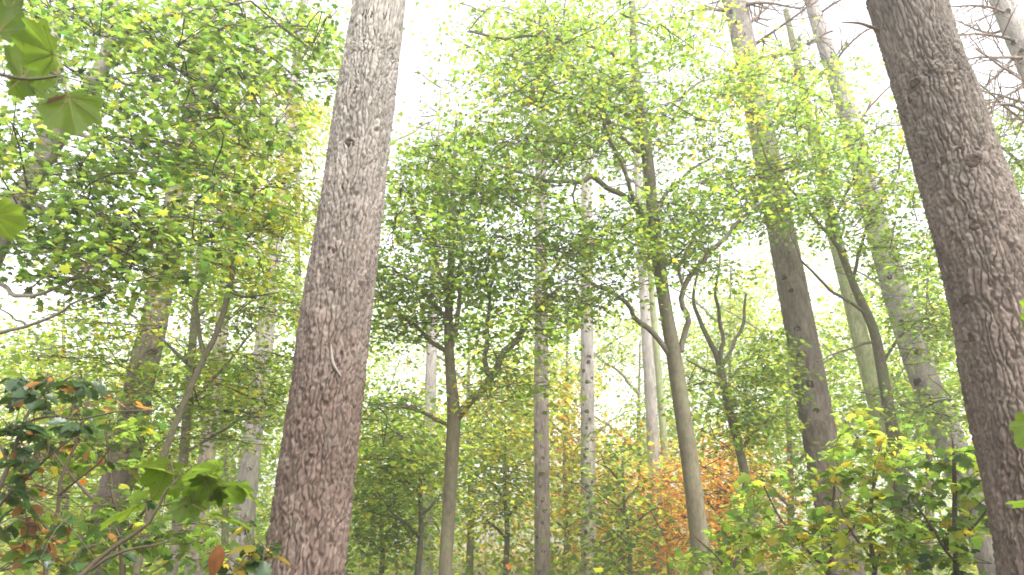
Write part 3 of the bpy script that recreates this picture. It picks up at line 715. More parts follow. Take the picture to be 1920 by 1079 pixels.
# the tall maple
broadleaf('maple_tree', 'tall curving maple with dark olive trunk and wide layered crown, standing before the orange leaves', 8.6,
  [(1318, 1079, 36), (1308, 980, 34), (1294, 870, 32), (1278, 760, 30), (1264, 670, 28), (1248, 580, 25), (1235, 490, 24), (1224, 400, 22), (1216, 310, 21), (1202, 220, 19), (1190, 120, 15), (1186, 30, 12), (1184, -40, 10)],
  [[(1262, 675, 8.6, 11), (1215, 615, 8.5, 10), (1170, 570, 8.3, 9), (1110, 525, 8.1, 7), (1042, 482, 7.9, 5)],
   [(1277, 660, 8.6, 11), (1284, 600, 8.6, 11), (1281, 540, 8.5, 10), (1325, 480, 8.4, 9), (1362, 440, 8.3, 8), (1398, 402, 8.2, 6), (1450, 360, 8.1, 4)],
   [(1281, 540, 8.5, 7), (1275, 500, 8.6, 6), (1300, 440, 8.8, 5), (1318, 370, 9, 4)],
   [(1218, 440, 8.6, 12), (1190, 385, 8.5, 11), (1150, 355, 8.3, 10), (1107, 330, 8.1, 10), (1080, 342, 8.0, 9), (1022, 335, 7.8, 7), (960, 318, 7.6, 5), (905, 306, 7.4, 4)],
   [(1210, 420, 8.6, 8), (1190, 370, 8.4, 8), (1165, 310, 8.2, 7), (1138, 240, 8.0, 6), (1118, 190, 7.9, 4)],
   [(1214, 300, 8.6, 9), (1175, 265, 8.4, 7), (1145, 240, 8.3, 6), (1120, 195, 8.2, 5)],
   [(1205, 240, 8.6, 8), (1160, 200, 8.3, 7), (1110, 160, 8.0, 5), (1060, 130, 7.8, 4)],
   [(1190, 130, 8.6, 8), (1120, 90, 8.3, 7), (1040, 70, 8, 6), (940, 70, 7.7, 5), (880, 58, 7.5, 4)],
   [(1208, 270, 8.6, 8), (1260, 200, 8.8, 6), (1320, 150, 9, 4)],
   [(1224, 400, 8.6, 8), (1270, 340, 8.9, 6), (1340, 290, 9.2, 4)],
   [(1082, 342, 8.0, 4), (1075, 365, 8.0, 4), (1082, 392, 8.0, 2)],
   [(1200, 200, 8.6, 7), (1130, 150, 9.0, 6), (1050, 180, 9.4, 5), (930, 215, 9.6, 4)]],
  [(975, 60, 85, 60, 8.2, 1.2, 30), (1090, 60, 110, 70, 8.4, 1.5, 36), (1250, 70, 90, 80, 8.8, 1.5, 26), (835, 80, 22, 30, 8.0, .4, 2), (960, 170, 65, 45, 8.3, 1.2, 18), (1060, 170, 110, 60, 8.4, 1.6, 34),
   (980, 250, 110, 50, 8.2, 1.4, 30), (1110, 240, 80, 50, 8.4, 1.4, 18), (1180, 210, 80, 50, 8.7, 1.4, 16), (940, 330, 60, 40, 8.0, 1, 12), (1020, 295, 60, 25, 8.0, 1, 8), (1290, 190, 60, 70, 8.9, 1.3, 14),
   (1150, 290, 50, 30, 8.5, 1.2, 6), (1230, 420, 110, 60, 8.6, 1.4, 26), (1120, 440, 80, 45, 8.4, 1.3, 22), (1330, 320, 70, 60, 8.9, 1.3, 16), (1150, 520, 70, 35, 8.4, 1.2, 12), (1060, 470, 60, 40, 8.2, 1.2, 14), (1320, 420, 80, 50, 8.6, 1.3, 18),
   (1090, 570, 60, 40, 8.2, 1, 9), (1370, 200, 50, 60, 8.8, 1.2, 12), (1300, 500, 60, 30, 8.8, 1.2, 6)],
  {'green': 1, 'bright': 1.7, 'lime': 0.15}, seed=5, turned=0.09, length=1.0, n_leaf=60)

# right-hand maple with thin dark ivy stem
broadleaf('maple_tree', 'thin dark ivy-covered stem with a spreading light green crown beside the mossy trunk', 9.8,
  [(1685, 890, 24), (1672, 800, 22), (1655, 700, 20), (1638, 620, 18), (1612, 560, 16), (1595, 520, 13), (1572, 460, 10), (1556, 400, 8), (1540, 300, 6), (1530, 200, 4)],
  [[(1625, 590, 9.8, 7), (1560, 540, 9.5, 6), (1500, 490, 9.2, 4)], [(1598, 530, 9.8, 7), (1610, 470, 9.6, 6), (1640, 400, 9.4, 5), (1680, 330, 9.2, 4), (1700, 260, 9.1, 3)],
   [(1575, 470, 9.8, 7), (1510, 390, 9.5, 6), (1450, 320, 9.2, 4), (1420, 250, 9, 3)], [(1560, 420, 9.8, 5), (1600, 330, 9.6, 5), (1620, 240, 9.4, 3)],
   [(1650, 690, 9.8, 6), (1700, 620, 9.6, 5), (1760, 580, 9.4, 3)], [(1640, 640, 9.8, 6), (1590, 655, 9.6, 4), (1530, 680, 9.3, 2)]],
  [(1440, 180, 70, 60, 9.2, 1.2, 20), (1530, 200, 60, 60, 9.6, 1.4, 18), (1450, 290, 80, 55, 9.2, 1.3, 26), (1560, 300, 80, 50, 9.5, 1.4, 22), (1480, 390, 90, 40, 9.2, 1.2, 22), (1600, 380, 80, 50, 9.4, 1.3, 22),
   (1690, 250, 50, 50, 9.2, 1, 10), (1690, 350, 60, 60, 9.2, 1, 16), (1700, 460, 60, 50, 9.4, 1, 14), (1640, 480, 50, 30, 9.5, 1, 7), (1740, 550, 50, 50, 9.4, 1, 12), (1560, 130, 50, 30, 9.6, 1, 5), (1760, 640, 50, 60, 9.4, 1, 14),
   (1710, 760, 50, 40, 9.4, 1, 8), (1390, 140, 30, 40, 9.1, 1, 5), (1480, 110, 30, 25, 9.4, 1, 3), (1800, 740, 50, 60, 9.4, .8, 10), (1410, 370, 40, 40, 9.2, 1, 8)],
  {'bright': 1.6, 'green': 1, 'lime': 0.12}, bark=DARK_BARK, seed=7, turned=0.10, leaf=0.063, dens=0.95)

# forked young tree
broadleaf('ash_tree', 'slim pale green-grey tree splitting into three upright stems above a bend', 10.5,
  [(1414, 1000, 18), (1402, 920, 17), (1388, 850, 16), (1368, 770, 15), (1352, 700, 14), (1346, 670, 13), (1330, 640, 9), (1312, 600, 8), (1300, 560, 6), (1310, 500, 4)],
  [[(1350, 690, 10.5, 9), (1354, 640, 10.4, 8), (1350, 590, 10.3, 7), (1342, 540, 10.2, 5), (1350, 480, 10.1, 3)], [(1350, 690, 10.5, 8), (1375, 650, 10.7, 7), (1393, 600, 10.9, 6), (1400, 550, 11, 4)],
   [(1350, 705, 10.5, 6), (1320, 690, 10.3, 5), (1285, 675, 10.1, 3)], [(1392, 842, 10.5, 7), (1415, 810, 10.3, 6), (1440, 790, 10.1, 3)], [(1352, 720, 10.5, 6), (1310, 720, 10.8, 4), (1280, 740, 11, 2)]],
  [(1420, 690, 50, 45, 10.4, 1, 14), (1450, 640, 20, 30, 11.6, .4, 2), (1420, 770, 50, 40, 10.2, 1, 12), (1330, 760, 40, 40, 10.5, 1, 7), (1440, 740, 30, 40, 10.4, 1, 6), (1340, 500, 40, 30, 10.4, 1, 5), (1410, 830, 50, 30, 10.2, 1, 7)],
  {'bright': 1, 'lime': 0.6, 'green': 0.7}, bark=MAPLE_BARK, seed=9, turned=0.05, leaf=0.074)

# left maple, darker and close
broadleaf('maple_tree', 'grey-barked maple with forking limbs and a dense dark canopy hanging over the holly', 5.6,
  [(-170, 1079, 60), (-130, 860, 54), (-75, 640, 48), (-12, 470, 42), (40, 370, 37), (86, 296, 31), (130, 225, 29), (168, 165, 26), (196, 110, 23), (212, 50, 18), (222, -30, 15)],
  [[(46, 362, 5.6, 24), (70, 300, 5.7, 20), (82, 220, 5.8, 17), (95, 130, 5.9, 14), (112, 20, 6, 11), (118, -40, 6, 9)],
   [(196, 112, 5.6, 12), (225, 80, 5.4, 11), (262, 45, 5.2, 9), (320, 25, 5, 7), (420, 15, 4.9, 5), (470, 2, 4.8, 4)],
   [(180, 145, 5.6, 9), (230, 150, 5.3, 7), (300, 190, 5.0, 5), (370, 205, 4.8, 4)], [(120, 250, 5.6, 9), (200, 260, 5.2, 7), (280, 265, 5, 5), (340, 270, 4.9, 3)],
   [(40, 375, 5.6, 10), (130, 400, 5.2, 8), (250, 415, 4.9, 6), (330, 405, 4.7, 4), (420, 400, 4.6, 3)], [(-28, 520, 5.6, 9), (60, 560, 5.0, 7), (170, 500, 4.8, 5), (235, 470, 4.7, 3)],
   [(-75, 640, 5.6, 8), (60, 605, 5.0, 6), (150, 570, 4.7, 4), (230, 535, 4.5, 3)], [(212, 50, 5.6, 9), (300, 60, 5.8, 7), (420, 70, 6, 5), (520, 60, 6.2, 3)]],
  [(60, 30, 90, 50, 5.8, 1, 22), (200, 40, 90, 50, 5.6, 1, 22), (330, 40, 80, 45, 5.4, 1, 20), (460, 45, 80, 40, 5.7, 1, 18), (575, 50, 55, 40, 6.2, .8, 10), (60, 130, 70, 40, 5.8, 1, 10), (200, 190, 90, 45, 5.4, 1, 16),
   (330, 140, 80, 40, 5.3, 1, 14), (400, 210, 80, 40, 5.2, .9, 14), (500, 150, 50, 40, 6, .8, 8), (590, 110, 40, 40, 6.3, .7, 7), (60, 330, 80, 60, 5.5, .9, 20), (190, 320, 80, 45, 5.3, .9, 13), (310, 290, 80, 50, 5, .8, 15), (400, 330, 50, 40, 5, .8, 6),
   (80, 430, 90, 50, 5.3, .8, 20), (210, 430, 80, 40, 5.1, .8, 16), (330, 430, 80, 35, 4.9, .7, 11), (150, 520, 80, 35, 5, .7, 11), (270, 500, 70, 40, 4.9, .7, 9), (20, 230, 50, 50, 5.8, .9, 9), (440, 130, 40, 30, 5.6, .8, 6)],
  {'green': 1.6, 'bright': 0.9, 'dark': 0.35, 'lime': 0.15}, bark=GREY_BARK, tmpl=T_MAPLE, seed=13, turned=0.03, leaf=0.060, n_leaf=48, length=0.72)

# yellow ash sapling
broadleaf('ash_sapling', 'crooked slim sapling with feathery yellow-green leaves near its tip', 7.2,
  [(288, 930, 14), (305, 860, 13), (335, 780, 12), (360, 720, 11), (384, 670, 11), (408, 620, 10), (426, 560, 11), (438, 500, 10), (444, 440, 9), (462, 390, 7), (488, 330, 6), (510, 270, 4), (520, 220, 3)],
  [[(384, 670, 7.2, 9), (372, 620, 7.4, 8), (366, 560, 7.6, 7), (390, 500, 7.7, 5), (400, 430, 7.7, 4)], [(440, 480, 7.2, 5), (470, 440, 7, 4), (520, 410, 6.9, 2)], [(446, 430, 7.2, 5), (420, 380, 7, 4), (390, 340, 6.9, 2)],
   [(470, 370, 7.2, 4), (520, 340, 7.4, 3), (560, 320, 7.5, 2)], [(430, 550, 7.2, 5), (470, 560, 7, 4), (520, 550, 6.9, 2)]],
  [(470, 260, 60, 45, 7.2, .8, 16), (530, 300, 50, 60, 7.4, .8, 16), (400, 320, 50, 40, 7, .7, 12), (430, 380, 60, 40, 7.1, .8, 16), (520, 400, 60, 40, 7.2, .8, 16), (450, 460, 60, 40, 7.1, .8, 14), (540, 220, 40, 40, 7.5, .7, 8)],
  {'lime': 1.5, 'yellow': 0.55, 'bright': 0.6}, bark=MAPLE_BARK, tmpl=T_LANCE, seed=17, leaf=0.085, n_leaf=66, length=0.7, tilt=0.5)

# light green mid-distance trees on the left
broadleaf('maple_sapling', 'light green maple sapling filling the gap left of the thick plated pine', 9.0,
  [(338, 930, 18), (345, 850, 17), (352, 760, 16), (358, 690, 15), (364, 600, 13), (372, 500, 10), (380, 420, 6)],
  [[(352, 760, 9, 8), (420, 690, 8.7, 6), (480, 610, 8.4, 3)], [(358, 690, 9, 8), (300, 630, 8.8, 5), (240, 590, 8.6, 3)], [(364, 600, 9, 7), (430, 540, 9.2, 5), (500, 490, 9.4, 3)], [(345, 850, 9, 7), (430, 800, 8.8, 5), (500, 760, 8.6, 3)], [(350, 790, 9, 6), (280, 730, 8.9, 4), (200, 690, 8.7, 2)]],
  [(480, 520, 70, 40, 9, 1.1, 20), (540, 470, 50, 60, 9.3, 1, 16), (350, 520, 70, 40, 9, 1, 14), (500, 600, 60, 40, 8.8, 1, 14), (420, 680, 60, 40, 8.8, 1, 14), (240, 590, 70, 40, 8.8, 1, 13), (160, 640, 70, 40, 8.8, 1, 12), (330, 740, 70, 40, 8.9, 1, 14), (460, 740, 60, 40, 8.7, 1, 14),
   (200, 720, 70, 40, 8.8, 1, 13), (420, 810, 60, 35, 8.8, 1, 10), (300, 830, 60, 40, 8.8, 1, 10), (90, 690, 60, 40, 8.8, 1, 8), (520, 700, 30, 60, 9, 1, 8), (400, 580, 40, 30, 9, 1, 5)],
  {'bright': 1.5, 'lime': 0.8, 'green': 0.4}, bark=GREY_BARK, seed=19, turned=0.05)

broadleaf('maple_tree', 'leafy green maple at the wood edge beyond the rough leaning pine', 10.5,
  [(2010, 900, 34), (1990, 700, 30), (1965, 500, 26), (1940, 340, 20), (1925, 200, 12)],
  [[(1975, 560, 10.5, 12), (1920, 480, 10.3, 8), (1870, 420, 10.1, 4)], [(1940, 340, 10.5, 9), (1890, 290, 10.3, 6), (1850, 250, 10, 3)]],
  [(1880, 260, 50, 50, 10.3, 1, 12), (1900, 350, 60, 60, 10.3, 1, 20), (1900, 460, 40, 60, 10.3, 1, 14), (1910, 560, 40, 50, 10.4, 1, 8), (1850, 230, 25, 30, 10.2, .8, 4)],
  {'green': 1, 'bright': 1.4}, bark=MAPLE_BARK, seed=21, dens=1.3)

# ------------------------------------------------------------------ background trees
def back_tree(name, label, x, Y, ybot, ytop, w, crown, mix, mixes=None, leaf=0.11, n_leaf=70, length=1.3, seed=1, bark=MAPLE_BARK, fork=True, group='small trees in the background', turned=None, turn_mix=None, lean=0, dens=1.25):
    tr = [(x, ybot, w), (x + lean * 0.3 + 3, ybot * 0.7 + ytop * 0.3, w * 0.85), (x + lean * 0.6 - 2, ybot * 0.4 + ytop * 0.6, w * 0.6), (x + lean, ytop, w * 0.25)]
    h = ybot - ytop; lb = []
    if fork:
        for q in range(5):
            t = 0.25 + 0.13 * q; yy = ybot - h * t; xs = x + lean * t; sg = 1 if q % 2 else -1
            lb.append([(xs, yy, Y, w * 0.55), (xs + sg * h * 0.12, yy - h * 0.12, Y + R.normal(0, .4), w * 0.35), (xs + sg * h * 0.25, yy - h * 0.2, Y + R.normal(0, .9), w * 0.15)])
    return broadleaf(name, label, Y, tr, lb, crown, mix, bark=bark, tmpl=T_FAR, leaf=leaf, n_leaf=n_leaf, length=length, seed=seed, k=8, group=group, turned=turned, turn_mix=turn_mix, twig_r=0.008, dens=dens, side_twigs=0, flat=0.2)

G1 = {'green': 1.2, 'bright': 0.9}; G2 = {'bright': 1.2, 'lime': 0.7}; G3 = {'lime': 1, 'yellow': 1}
back_tree('young_tree', 'thin dark sapling beside the grey pine behind the forked maple', 783, 13, 1079, 790, 12,
   [(740, 850, 60, 50, 13, 1.5, 20), (720, 920, 60, 40, 13, 1.5, 18), (800, 830, 50, 40, 13, 1.5, 14), (690, 790, 40, 50, 13, 1.5, 12)], G2, seed=81, bark=DARK_BARK, lean=12, dens=.9)
back_tree('young_tree', 'small bush-headed tree with a low fork near the foot of the thick plated pine', 715, 15, 1079, 900, 10,
   [(700, 960, 60, 40, 15, 2, 20), (680, 1020, 50, 40, 15, 2, 16), (760, 980, 50, 50, 15, 2, 14), (740, 900, 60, 40, 15, 2, 14)], {'green': .5, 'bright': 1.2, 'lime': .4}, seed=82, bark=DARK_BARK, dens=.9)
back_tree('young_tree', 'slim dark stemmed tree with yellowing crown left of the straight brown pine', 948, 17, 1079, 800, 11,
   [(930, 780, 60, 60, 17, 2, 22), (960, 860, 50, 50, 17, 2, 18), (900, 850, 50, 50, 17, 2, 16), (920, 930, 60, 40, 17, 2, 14), (970, 730, 40, 40, 17, 2, 10)], {'bright': 1, 'lime': 1}, seed=83, bark=DARK_BARK, turned=0.4)
back_tree('young_tree', 'yellow and amber leaved tree behind the straight pale pine', 1060, 21, 1079, 740, 11,
   [(1060, 760, 50, 50, 21, 2, 16), (1050, 840, 60, 50, 21, 2, 22), (1150, 850, 50, 40, 21, 2, 14), (980, 800, 40, 60, 21, 2, 14), (1060, 920, 70, 40, 21, 2, 16)], {'lime': 1, 'yellow': 1.6, 'orange': 0.5}, seed=84, turned=0.2, turn_mix={'orange': 1, 'yellow': 1})
back_tree('young_tree', 'thin forked sapling with loose green leaves right of the straight pale pine', 1182, 14, 1079, 860, 10,
   [(1150, 950, 50, 40, 14, 1.5, 6), (1190, 1020, 50, 50, 14, 1.5, 7), (1170, 850, 40, 30, 14, 1.5, 5), (1130, 1040, 40, 40, 14, 1.5, 6)], {'bright': 1, 'green': 1, 'lime': 0.5}, seed=85, bark=DARK_BARK, lean=-15)
back_tree('beech_tree', 'orange autumn tree glowing behind the tall curving maple', 1350, 17, 1079, 850, 14,
   [(1350, 910, 60, 60, 17, 1.5, 26), (1280, 960, 50, 55, 17, 1.5, 20), (1400, 960, 45, 50, 17, 1.5, 20), (1330, 1030, 90, 40, 17, 1.5, 24), (1360, 860, 40, 30, 17, 1.5, 8), (1260, 890, 35, 30, 17, 1.5, 7)], {'orange': 1.6, 'yellow': 0.35}, seed=86, leaf=0.085, dens=1.1)
back_tree('beech_tree', 'small amber autumn tree between the straight pale pine and the faint trunk pair', 1165, 18, 1079, 870, 12,
   [(1160, 880, 50, 45, 18, 1.5, 14), (1190, 960, 60, 55, 18, 1.5, 18), (1140, 1010, 55, 40, 18, 1.5, 14)], {'orange': 1, 'yellow': 1.2, 'lime': 0.5}, seed=87, leaf=0.085, dens=1.1)
back_tree('young_tree', 'pale green loose tree in the bright gap right of the straight pale pine', 1200, 23, 1079, 640, 13,
   [(1190, 650, 40, 50, 23, 2, 10), (1220, 760, 50, 60, 23, 2, 16), (1180, 830, 40, 40, 23, 2, 8), (1240, 850, 40, 40, 23, 2, 10), (1130, 650, 40, 30, 23, 2, 6)], {'lime': 1, 'bright': 1.2}, seed=88)
back_tree('young_tree', 'bright green tree beyond the pine rising out of the shrubs', 1480, 18, 1079, 560, 14,
   [(1460, 640, 50, 50, 18, 2, 12), (1500, 780, 60, 60, 18, 2, 18), (1440, 860, 60, 50, 18, 2, 18), (1560, 700, 50, 60, 18, 2, 14), (1600, 620, 40, 40, 18, 2, 8)], {'bright': 1.2, 'lime': 0.6}, seed=89)
back_tree('young_tree', 'pale green tree behind the knotted pale pine trunk', 1740, 17, 1079, 480, 16,
   [(1700, 560, 50, 50, 17, 2, 14), (1760, 680, 60, 60, 17, 2, 22), (1650, 700, 50, 50, 17, 2, 16), (1720, 790, 60, 50, 17, 2, 20), (1620, 770, 50, 40, 17, 2, 14), (1790, 560, 30, 60, 17, 2, 10)], {'bright': 1.3, 'lime': 0.5}, seed=90)
back_tree('young_tree', 'yellow-green tree behind the tilting knotted pine and holly', 120, 16, 1079, 560, 16,
   [(60, 660, 70, 60, 16, 2, 14), (150, 760, 80, 60, 16, 2, 20), (60, 800, 70, 60, 16, 2, 18), (200, 880, 80, 60, 16, 2, 20), (100, 940, 80, 50, 16, 2, 18)], {'lime': 1, 'bright': 1, 'yellow': 0.2}, seed=91)
back_tree('young_tree', 'bright lime tree between the tilting knotted pine and the slim grey pine', 420, 19, 1079, 520, 15,
   [(420, 600, 60, 60, 19, 2, 14), (470, 700, 60, 60, 19, 2, 16), (400, 800, 70, 60, 19, 2, 18), (330, 900, 60, 60, 19, 2, 16), (520, 780, 40, 80, 19, 2, 14), (430, 920, 50, 50, 19, 2, 12)], {'lime': 1, 'bright': 1}, seed=92)
back_tree('young_tree', 'tall pale green tree behind the feathery yellow sapling', 560, 20, 1079, 60, 18,
   [(540, 150, 60, 60, 20, 2, 12), (580, 260, 40, 70, 20, 2, 14), (520, 380, 60, 60, 20, 2, 14), (600, 60, 40, 60, 20, 2, 10), (560, 520, 50, 60, 20, 2, 12), (430, 200, 50, 50, 20, 2, 7)], {'lime': 1, 'bright': 1}, seed=93)
back_tree('young_tree', 'deep green tree low behind the forked maple', 880, 22, 1079, 620, 14,
   [(880, 680, 50, 40, 22, 2, 10), (740, 780, 60, 60, 22, 2, 18), (700, 870, 60, 60, 22, 2, 20), (860, 900, 60, 60, 22, 2, 20), (800, 960, 70, 50, 22, 2, 20), (690, 690, 40, 50, 22, 2, 8)], {'green': 1, 'bright': 1, 'lime': .4}, seed=94, dens=.9)

back_tree('young_tree', 'pale yellow-green tree filling the bright gap behind the three upright stems', 1370, 25, 1079, 500, 12,
   [(1340, 600, 60, 60, 25, 2, 12), (1410, 560, 50, 50, 25, 2, 10), (1300, 680, 50, 60, 25, 2, 10), (1400, 680, 50, 50, 25, 2, 10), (1450, 800, 50, 60, 25, 2, 10), (1480, 470, 40, 40, 25, 2, 6)], {'lime': 1.2, 'bright': 1}, seed=95, dens=3.0)
back_tree('young_tree', 'sparse pale tree between the straight brown pine and the straight pale pine', 1065, 27, 1079, 520, 12,
   [(1060, 600, 50, 50, 27, 2, 9), (1150, 600, 50, 50, 27, 2, 8), (960, 640, 50, 50, 27, 2, 8), (1060, 690, 50, 40, 27, 2, 8), (760, 640, 60, 60, 27, 2, 8)], {'lime': 1, 'bright': 1.2}, seed=96, dens=2.2)
# far wood: nobody could count it
def far_wood():
    allp = []; allc = []
    for q in range(1900):
        x = R.uniform(-250, 2170); Y = R.uniform(20, 46)
        top = 600 + 80 * math.sin(x / 150.0) + 50 * math.sin(x / 57.0)
        if 1100 < x < 1205: top = 840
        y = top + (1075 - top) * R.random() ** 0.85
        p, s = P(x, y, Y)
        if p[2] < 0.3: p[2] = R.uniform(0.3, 1.6)
        m = 76
        pp = p + R.normal(0, 1, (m, 3)) * np.array([1.0, 1.0, 0.42])
        pp[:, 2] = np.maximum(pp[:, 2], 0.1)
        yl = math.exp(-((x - 1010) / 150.0) ** 2) if y > 680 else 0; og = math.exp(-((x - 1300) / 120.0) ** 2) if y > 840 else 0
        mix = {'bright': 1.2, 'lime': 0.8, 'green': 0.6, 'yellow': 0.06 + 2.2 * yl + 0.4 * og, 'orange': 0.01 + 0.45 * yl + 3 * og}
        allp.append(pp); allc.append(leaf_cols(mix, m) * math.exp(R.normal(0, .2)))
    pos = np.vstack(allp); n = len(pos)
    Rm = orient(R.uniform(0, 6.28, n), R.normal(-0.2, 0.4, n), np.abs(R.normal(0.5, 0.2, n)))
    o = link('far_woodland', leaves_mesh('far_woodland', pos, Rm, 0.175 * np.exp(R.normal(0, .25, n)), np.vstack(allc), T_FAR, LEAF))
    tag(o, 'pale green and yellow far woodland closing the view between the trunks', 'woodland', kind='stuff')
far_wood()

# low undergrowth covering the forest floor far off
def undergrowth():
    n = 26000
    Y = R.uniform(7, 40, n); X = R.uniform(-1, 1, n) * (Y * 0.95 + 2)
    z = np.abs(R.normal(0, 0.4, n)) + 0.03 + 0.35 * vnoise(5, X / 2 + 90, Y / 2 + 90, X * 0)
    Rm = orient(R.uniform(0, 6.28, n), R.normal(0, 0.5, n), np.abs(R.normal(0.5, 0.2, n)))
    o = link('undergrowth', leaves_mesh('undergrowth', np.stack([X, Y, z], 1), Rm, 0.12 * np.exp(R.normal(0, .25, n)), leaf_cols({'bright': 1.3, 'lime': .7, 'green': .8, 'yellow': .15, 'brown': .1}, n), T_FAR, LEAF))
    tag(o, 'low leafy undergrowth spreading over the forest floor', 'undergrowth', kind='stuff')
undergrowth()
print('trees done')
# ------------------------------------------------------------------ near plants with separate leaves
def leaf_variant(tmpl, c, mat, name='leaf', bend=0.0):
    V, T = tmpl; V = V.copy(); V[:, 2] += bend * (V[:, 1] - 0.4) ** 2
    return mesh_np(name, V, T, [mat], {'leafcol': np.repeat(np.array([c]), len(V), 0)})

def ragged(half, nsub, amp, seed):
    rg = np.random.default_rng(seed); out = []
    for (a, b) in zip(half[:-1], half[1:]):
        for k in range(nsub):
            t = k / nsub; j = amp * (1 if k % 2 else -0.3) if k else 0
            x = a[0] * (1 - t) + b[0] * t; y = a[1] * (1 - t) + b[1] * t
            nx, ny = (b[1] - a[1]), -(b[0] - a[0]); l = math.hypot(nx, ny) + 1e-9
            out.append((max(0.0, x + nx / l * j * rg.uniform(.5, 1.3)), y + ny / l * j * rg.uniform(.5, 1.3)))
    out.append(half[-1]); return out

def big_maple_leaf(c, seed, droop=0.28):
    """a sycamore-maple leaf seen close: toothed lobes, five raised veins, short stalk"""
    half = [(0, 0.03), (0.10, -0.06), (0.30, -0.05), (0.36, 0.10), (0.60, 0.18), (0.55, 0.34), (0.46, 0.44), (0.50, 0.62), (0.44, 0.78), (0.31, 0.73), (0.21, 0.80), (0.12, 0.92), (0, 1.0)]
    half = ragged(half, 3, 0.018, seed); half[0] = (0, half[0][1])
    ol = half + [(-x, y) for x, y in reversed(half) if x > 1e-6]
    rg = np.random.default_rng(seed)
    lobes = [(0, 1.0), (0.46, 0.74), (-0.46, 0.74), (0.55, 0.22), (-0.55, 0.22)]
    def z(x, y):
        r = math.hypot(x, y)
        d = min(abs(x * ly - y * lx) / math.hypot(lx, ly) if x * lx + y * ly > 0 else 1 for lx, ly in lobes)
        return 0.22 * d - droop * r * r * 0.6 + 0.02 * math.sin(9 * x + 5 * y + seed)
    rings = 4; n = len(ol); c0 = (0, 0.05); V = [(c0[0], c0[1], z(*c0))]
    for r in range(1, rings + 1):
        f = (r / rings) ** 0.9
        for (x, y) in ol:
            px = c0[0] + (x - c0[0]) * f; py = c0[1] + (y - c0[1]) * f; V.append((px, py, z(px, py)))
    T = [(0, 1 + i, 1 + (i + 1) % n) for i in range(n)]
    for r in range(rings - 1):
        a = 1 + r * n; b = a + n
        for i in range(n):
            i2 = (i + 1) % n; T += [(a + i, b + i, b + i2), (a + i, b + i2, a + i2)]
    nl = len(T); V = list(V)
    for lx, ly in lobes:                                   # veins
        L = math.hypot(lx, ly) * 0.86; ux, uy = lx / math.hypot(lx, ly), ly / math.hypot(lx, ly)
        prev = None
        for k in range(6):
            t = k / 5; w = 0.012 * (1 - 0.8 * t)
            x = ux * L * t; y = 0.05 + (uy * L) * t * 0.95; zz = z(x, y)
            ids = []
            for sx, dz in ((-1, -0.004), (0, -0.014), (1, -0.004)):
                V.append((x - uy * w * sx, y + ux * w * sx, zz + dz)); ids.append(len(V) - 1)
            if prev:
                for e in (0, 1): T += [(prev[e], prev[e + 1], ids[e + 1]), (prev[e], ids[e + 1], ids[e])]
            prev = ids
    # stalk
    k0 = len(V)
    for (yy, zz) in ((0.06, -0.012), (-0.45, 0.10)):
        for a in range(3): V.append((0.012 * math.cos(a * 2.094), yy, zz + 0.012 * math.sin(a * 2.094)))
    for a in range(3): T += [(k0 + a, k0 + (a + 1) % 3, k0 + 3 + (a + 1) % 3), (k0 + a, k0 + 3 + (a + 1) % 3, k0 + 3 + a)]
    mi = [0] * nl + [1] * (len(T) - nl)
    V = np.array(V)
    return mesh_np('leaf', V, np.array(T), [BIGLEAF, VEIN], {'leafcol': np.repeat(np.array([c]), len(V), 0)}, True, None, mi)

def put_leaf(parent, me, base, t, n, size, name='leaf'):
    t = np.asarray(t, float); t /= np.linalg.norm(t); n = np.asarray(n, float); n = n - (n @ t) * t; n /= np.linalg.norm(n)
    x = np.cross(t, n)
    o = bpy.data.objects.new(name, me); col.objects.link(o); o.parent = parent
    m = Matrix(((x[0] * size, t[0] * size, n[0] * size, base[0]), (x[1] * size, t[1] * size, n[1] * size, base[1]), (x[2] * size, t[2] * size, n[2] * size, base[2]), (0, 0, 0, 1)))
    o.matrix_parent_inverse = pw_inverse(parent); o.matrix_basis = m
    return o

def px_leaf(parent, me, b, t, Y, dY, facing):
    """leaf from base pixel to tip pixel; facing mixes 'towards the camera' with 'upwards'"""
    b3 = P(b[0], b[1], Y)[0]; t3 = P(t[0], t[1], Y + dY)[0]
    tc = CAM - b3; tc /= np.linalg.norm(tc)
    n = -tc * facing + np.array([0, 0, 1.0]) * (1 - facing)
    return put_leaf(parent, me, b3, t3 - b3, n, float(np.linalg.norm(t3 - b3)))

ML = [big_maple_leaf(c, i) for i, c in enumerate([(0.054, 0.095, 0.014), (0.066, 0.110, 0.014), (0.050, 0.090, 0.014), (0.076, 0.124, 0.017), (0.060, 0.104, 0.017)])]

# hanging maple bough, upper left corner: its sapling stands just outside the frame
st = P(-330, 700, 1.25)[0]
root = thing('maple_sapling', 'young maple bough with large backlit leaves, one with a brown torn edge', 'sapling', (st[0], 1.25, 0), None)
pts = np.array([[st[0], 1.25, -0.05], [st[0] + .02, 1.26, 0.7], [st[0] + .0, 1.25, 1.4], [st[0] + .03, 1.24, 2.2], [st[0] + 0.02, 1.25, 2.7]])
pa, ra = smooth_path(pts, np.array([0.02, 0.017, 0.014, 0.009, 0.003]), 0.06)
link('trunk', bark_tube('trunk', pa, ra, 8, DARK_BARK, 5), root)
b0 = pa[int(np.argmin(np.abs(pa[:, 2] - 1.95)))]
def bough(root, pts, r0, r1, name='branch'):
    p_, r_ = smooth_path(np.array(pts), np.linspace(r0, r1, len(pts)), 0.03)
    return link(name, bark_tube(name, p_, r_, 6, DARK_BARK, 4), root)
br = bough(root, [b0, P(-120, 110, 1.25)[0], P(0, 140, 1.25)[0], P(60, 149, 1.25)[0], P(108, 143, 1.25)[0], P(118, 150, 1.25)[0]], 0.006, 0.0022)
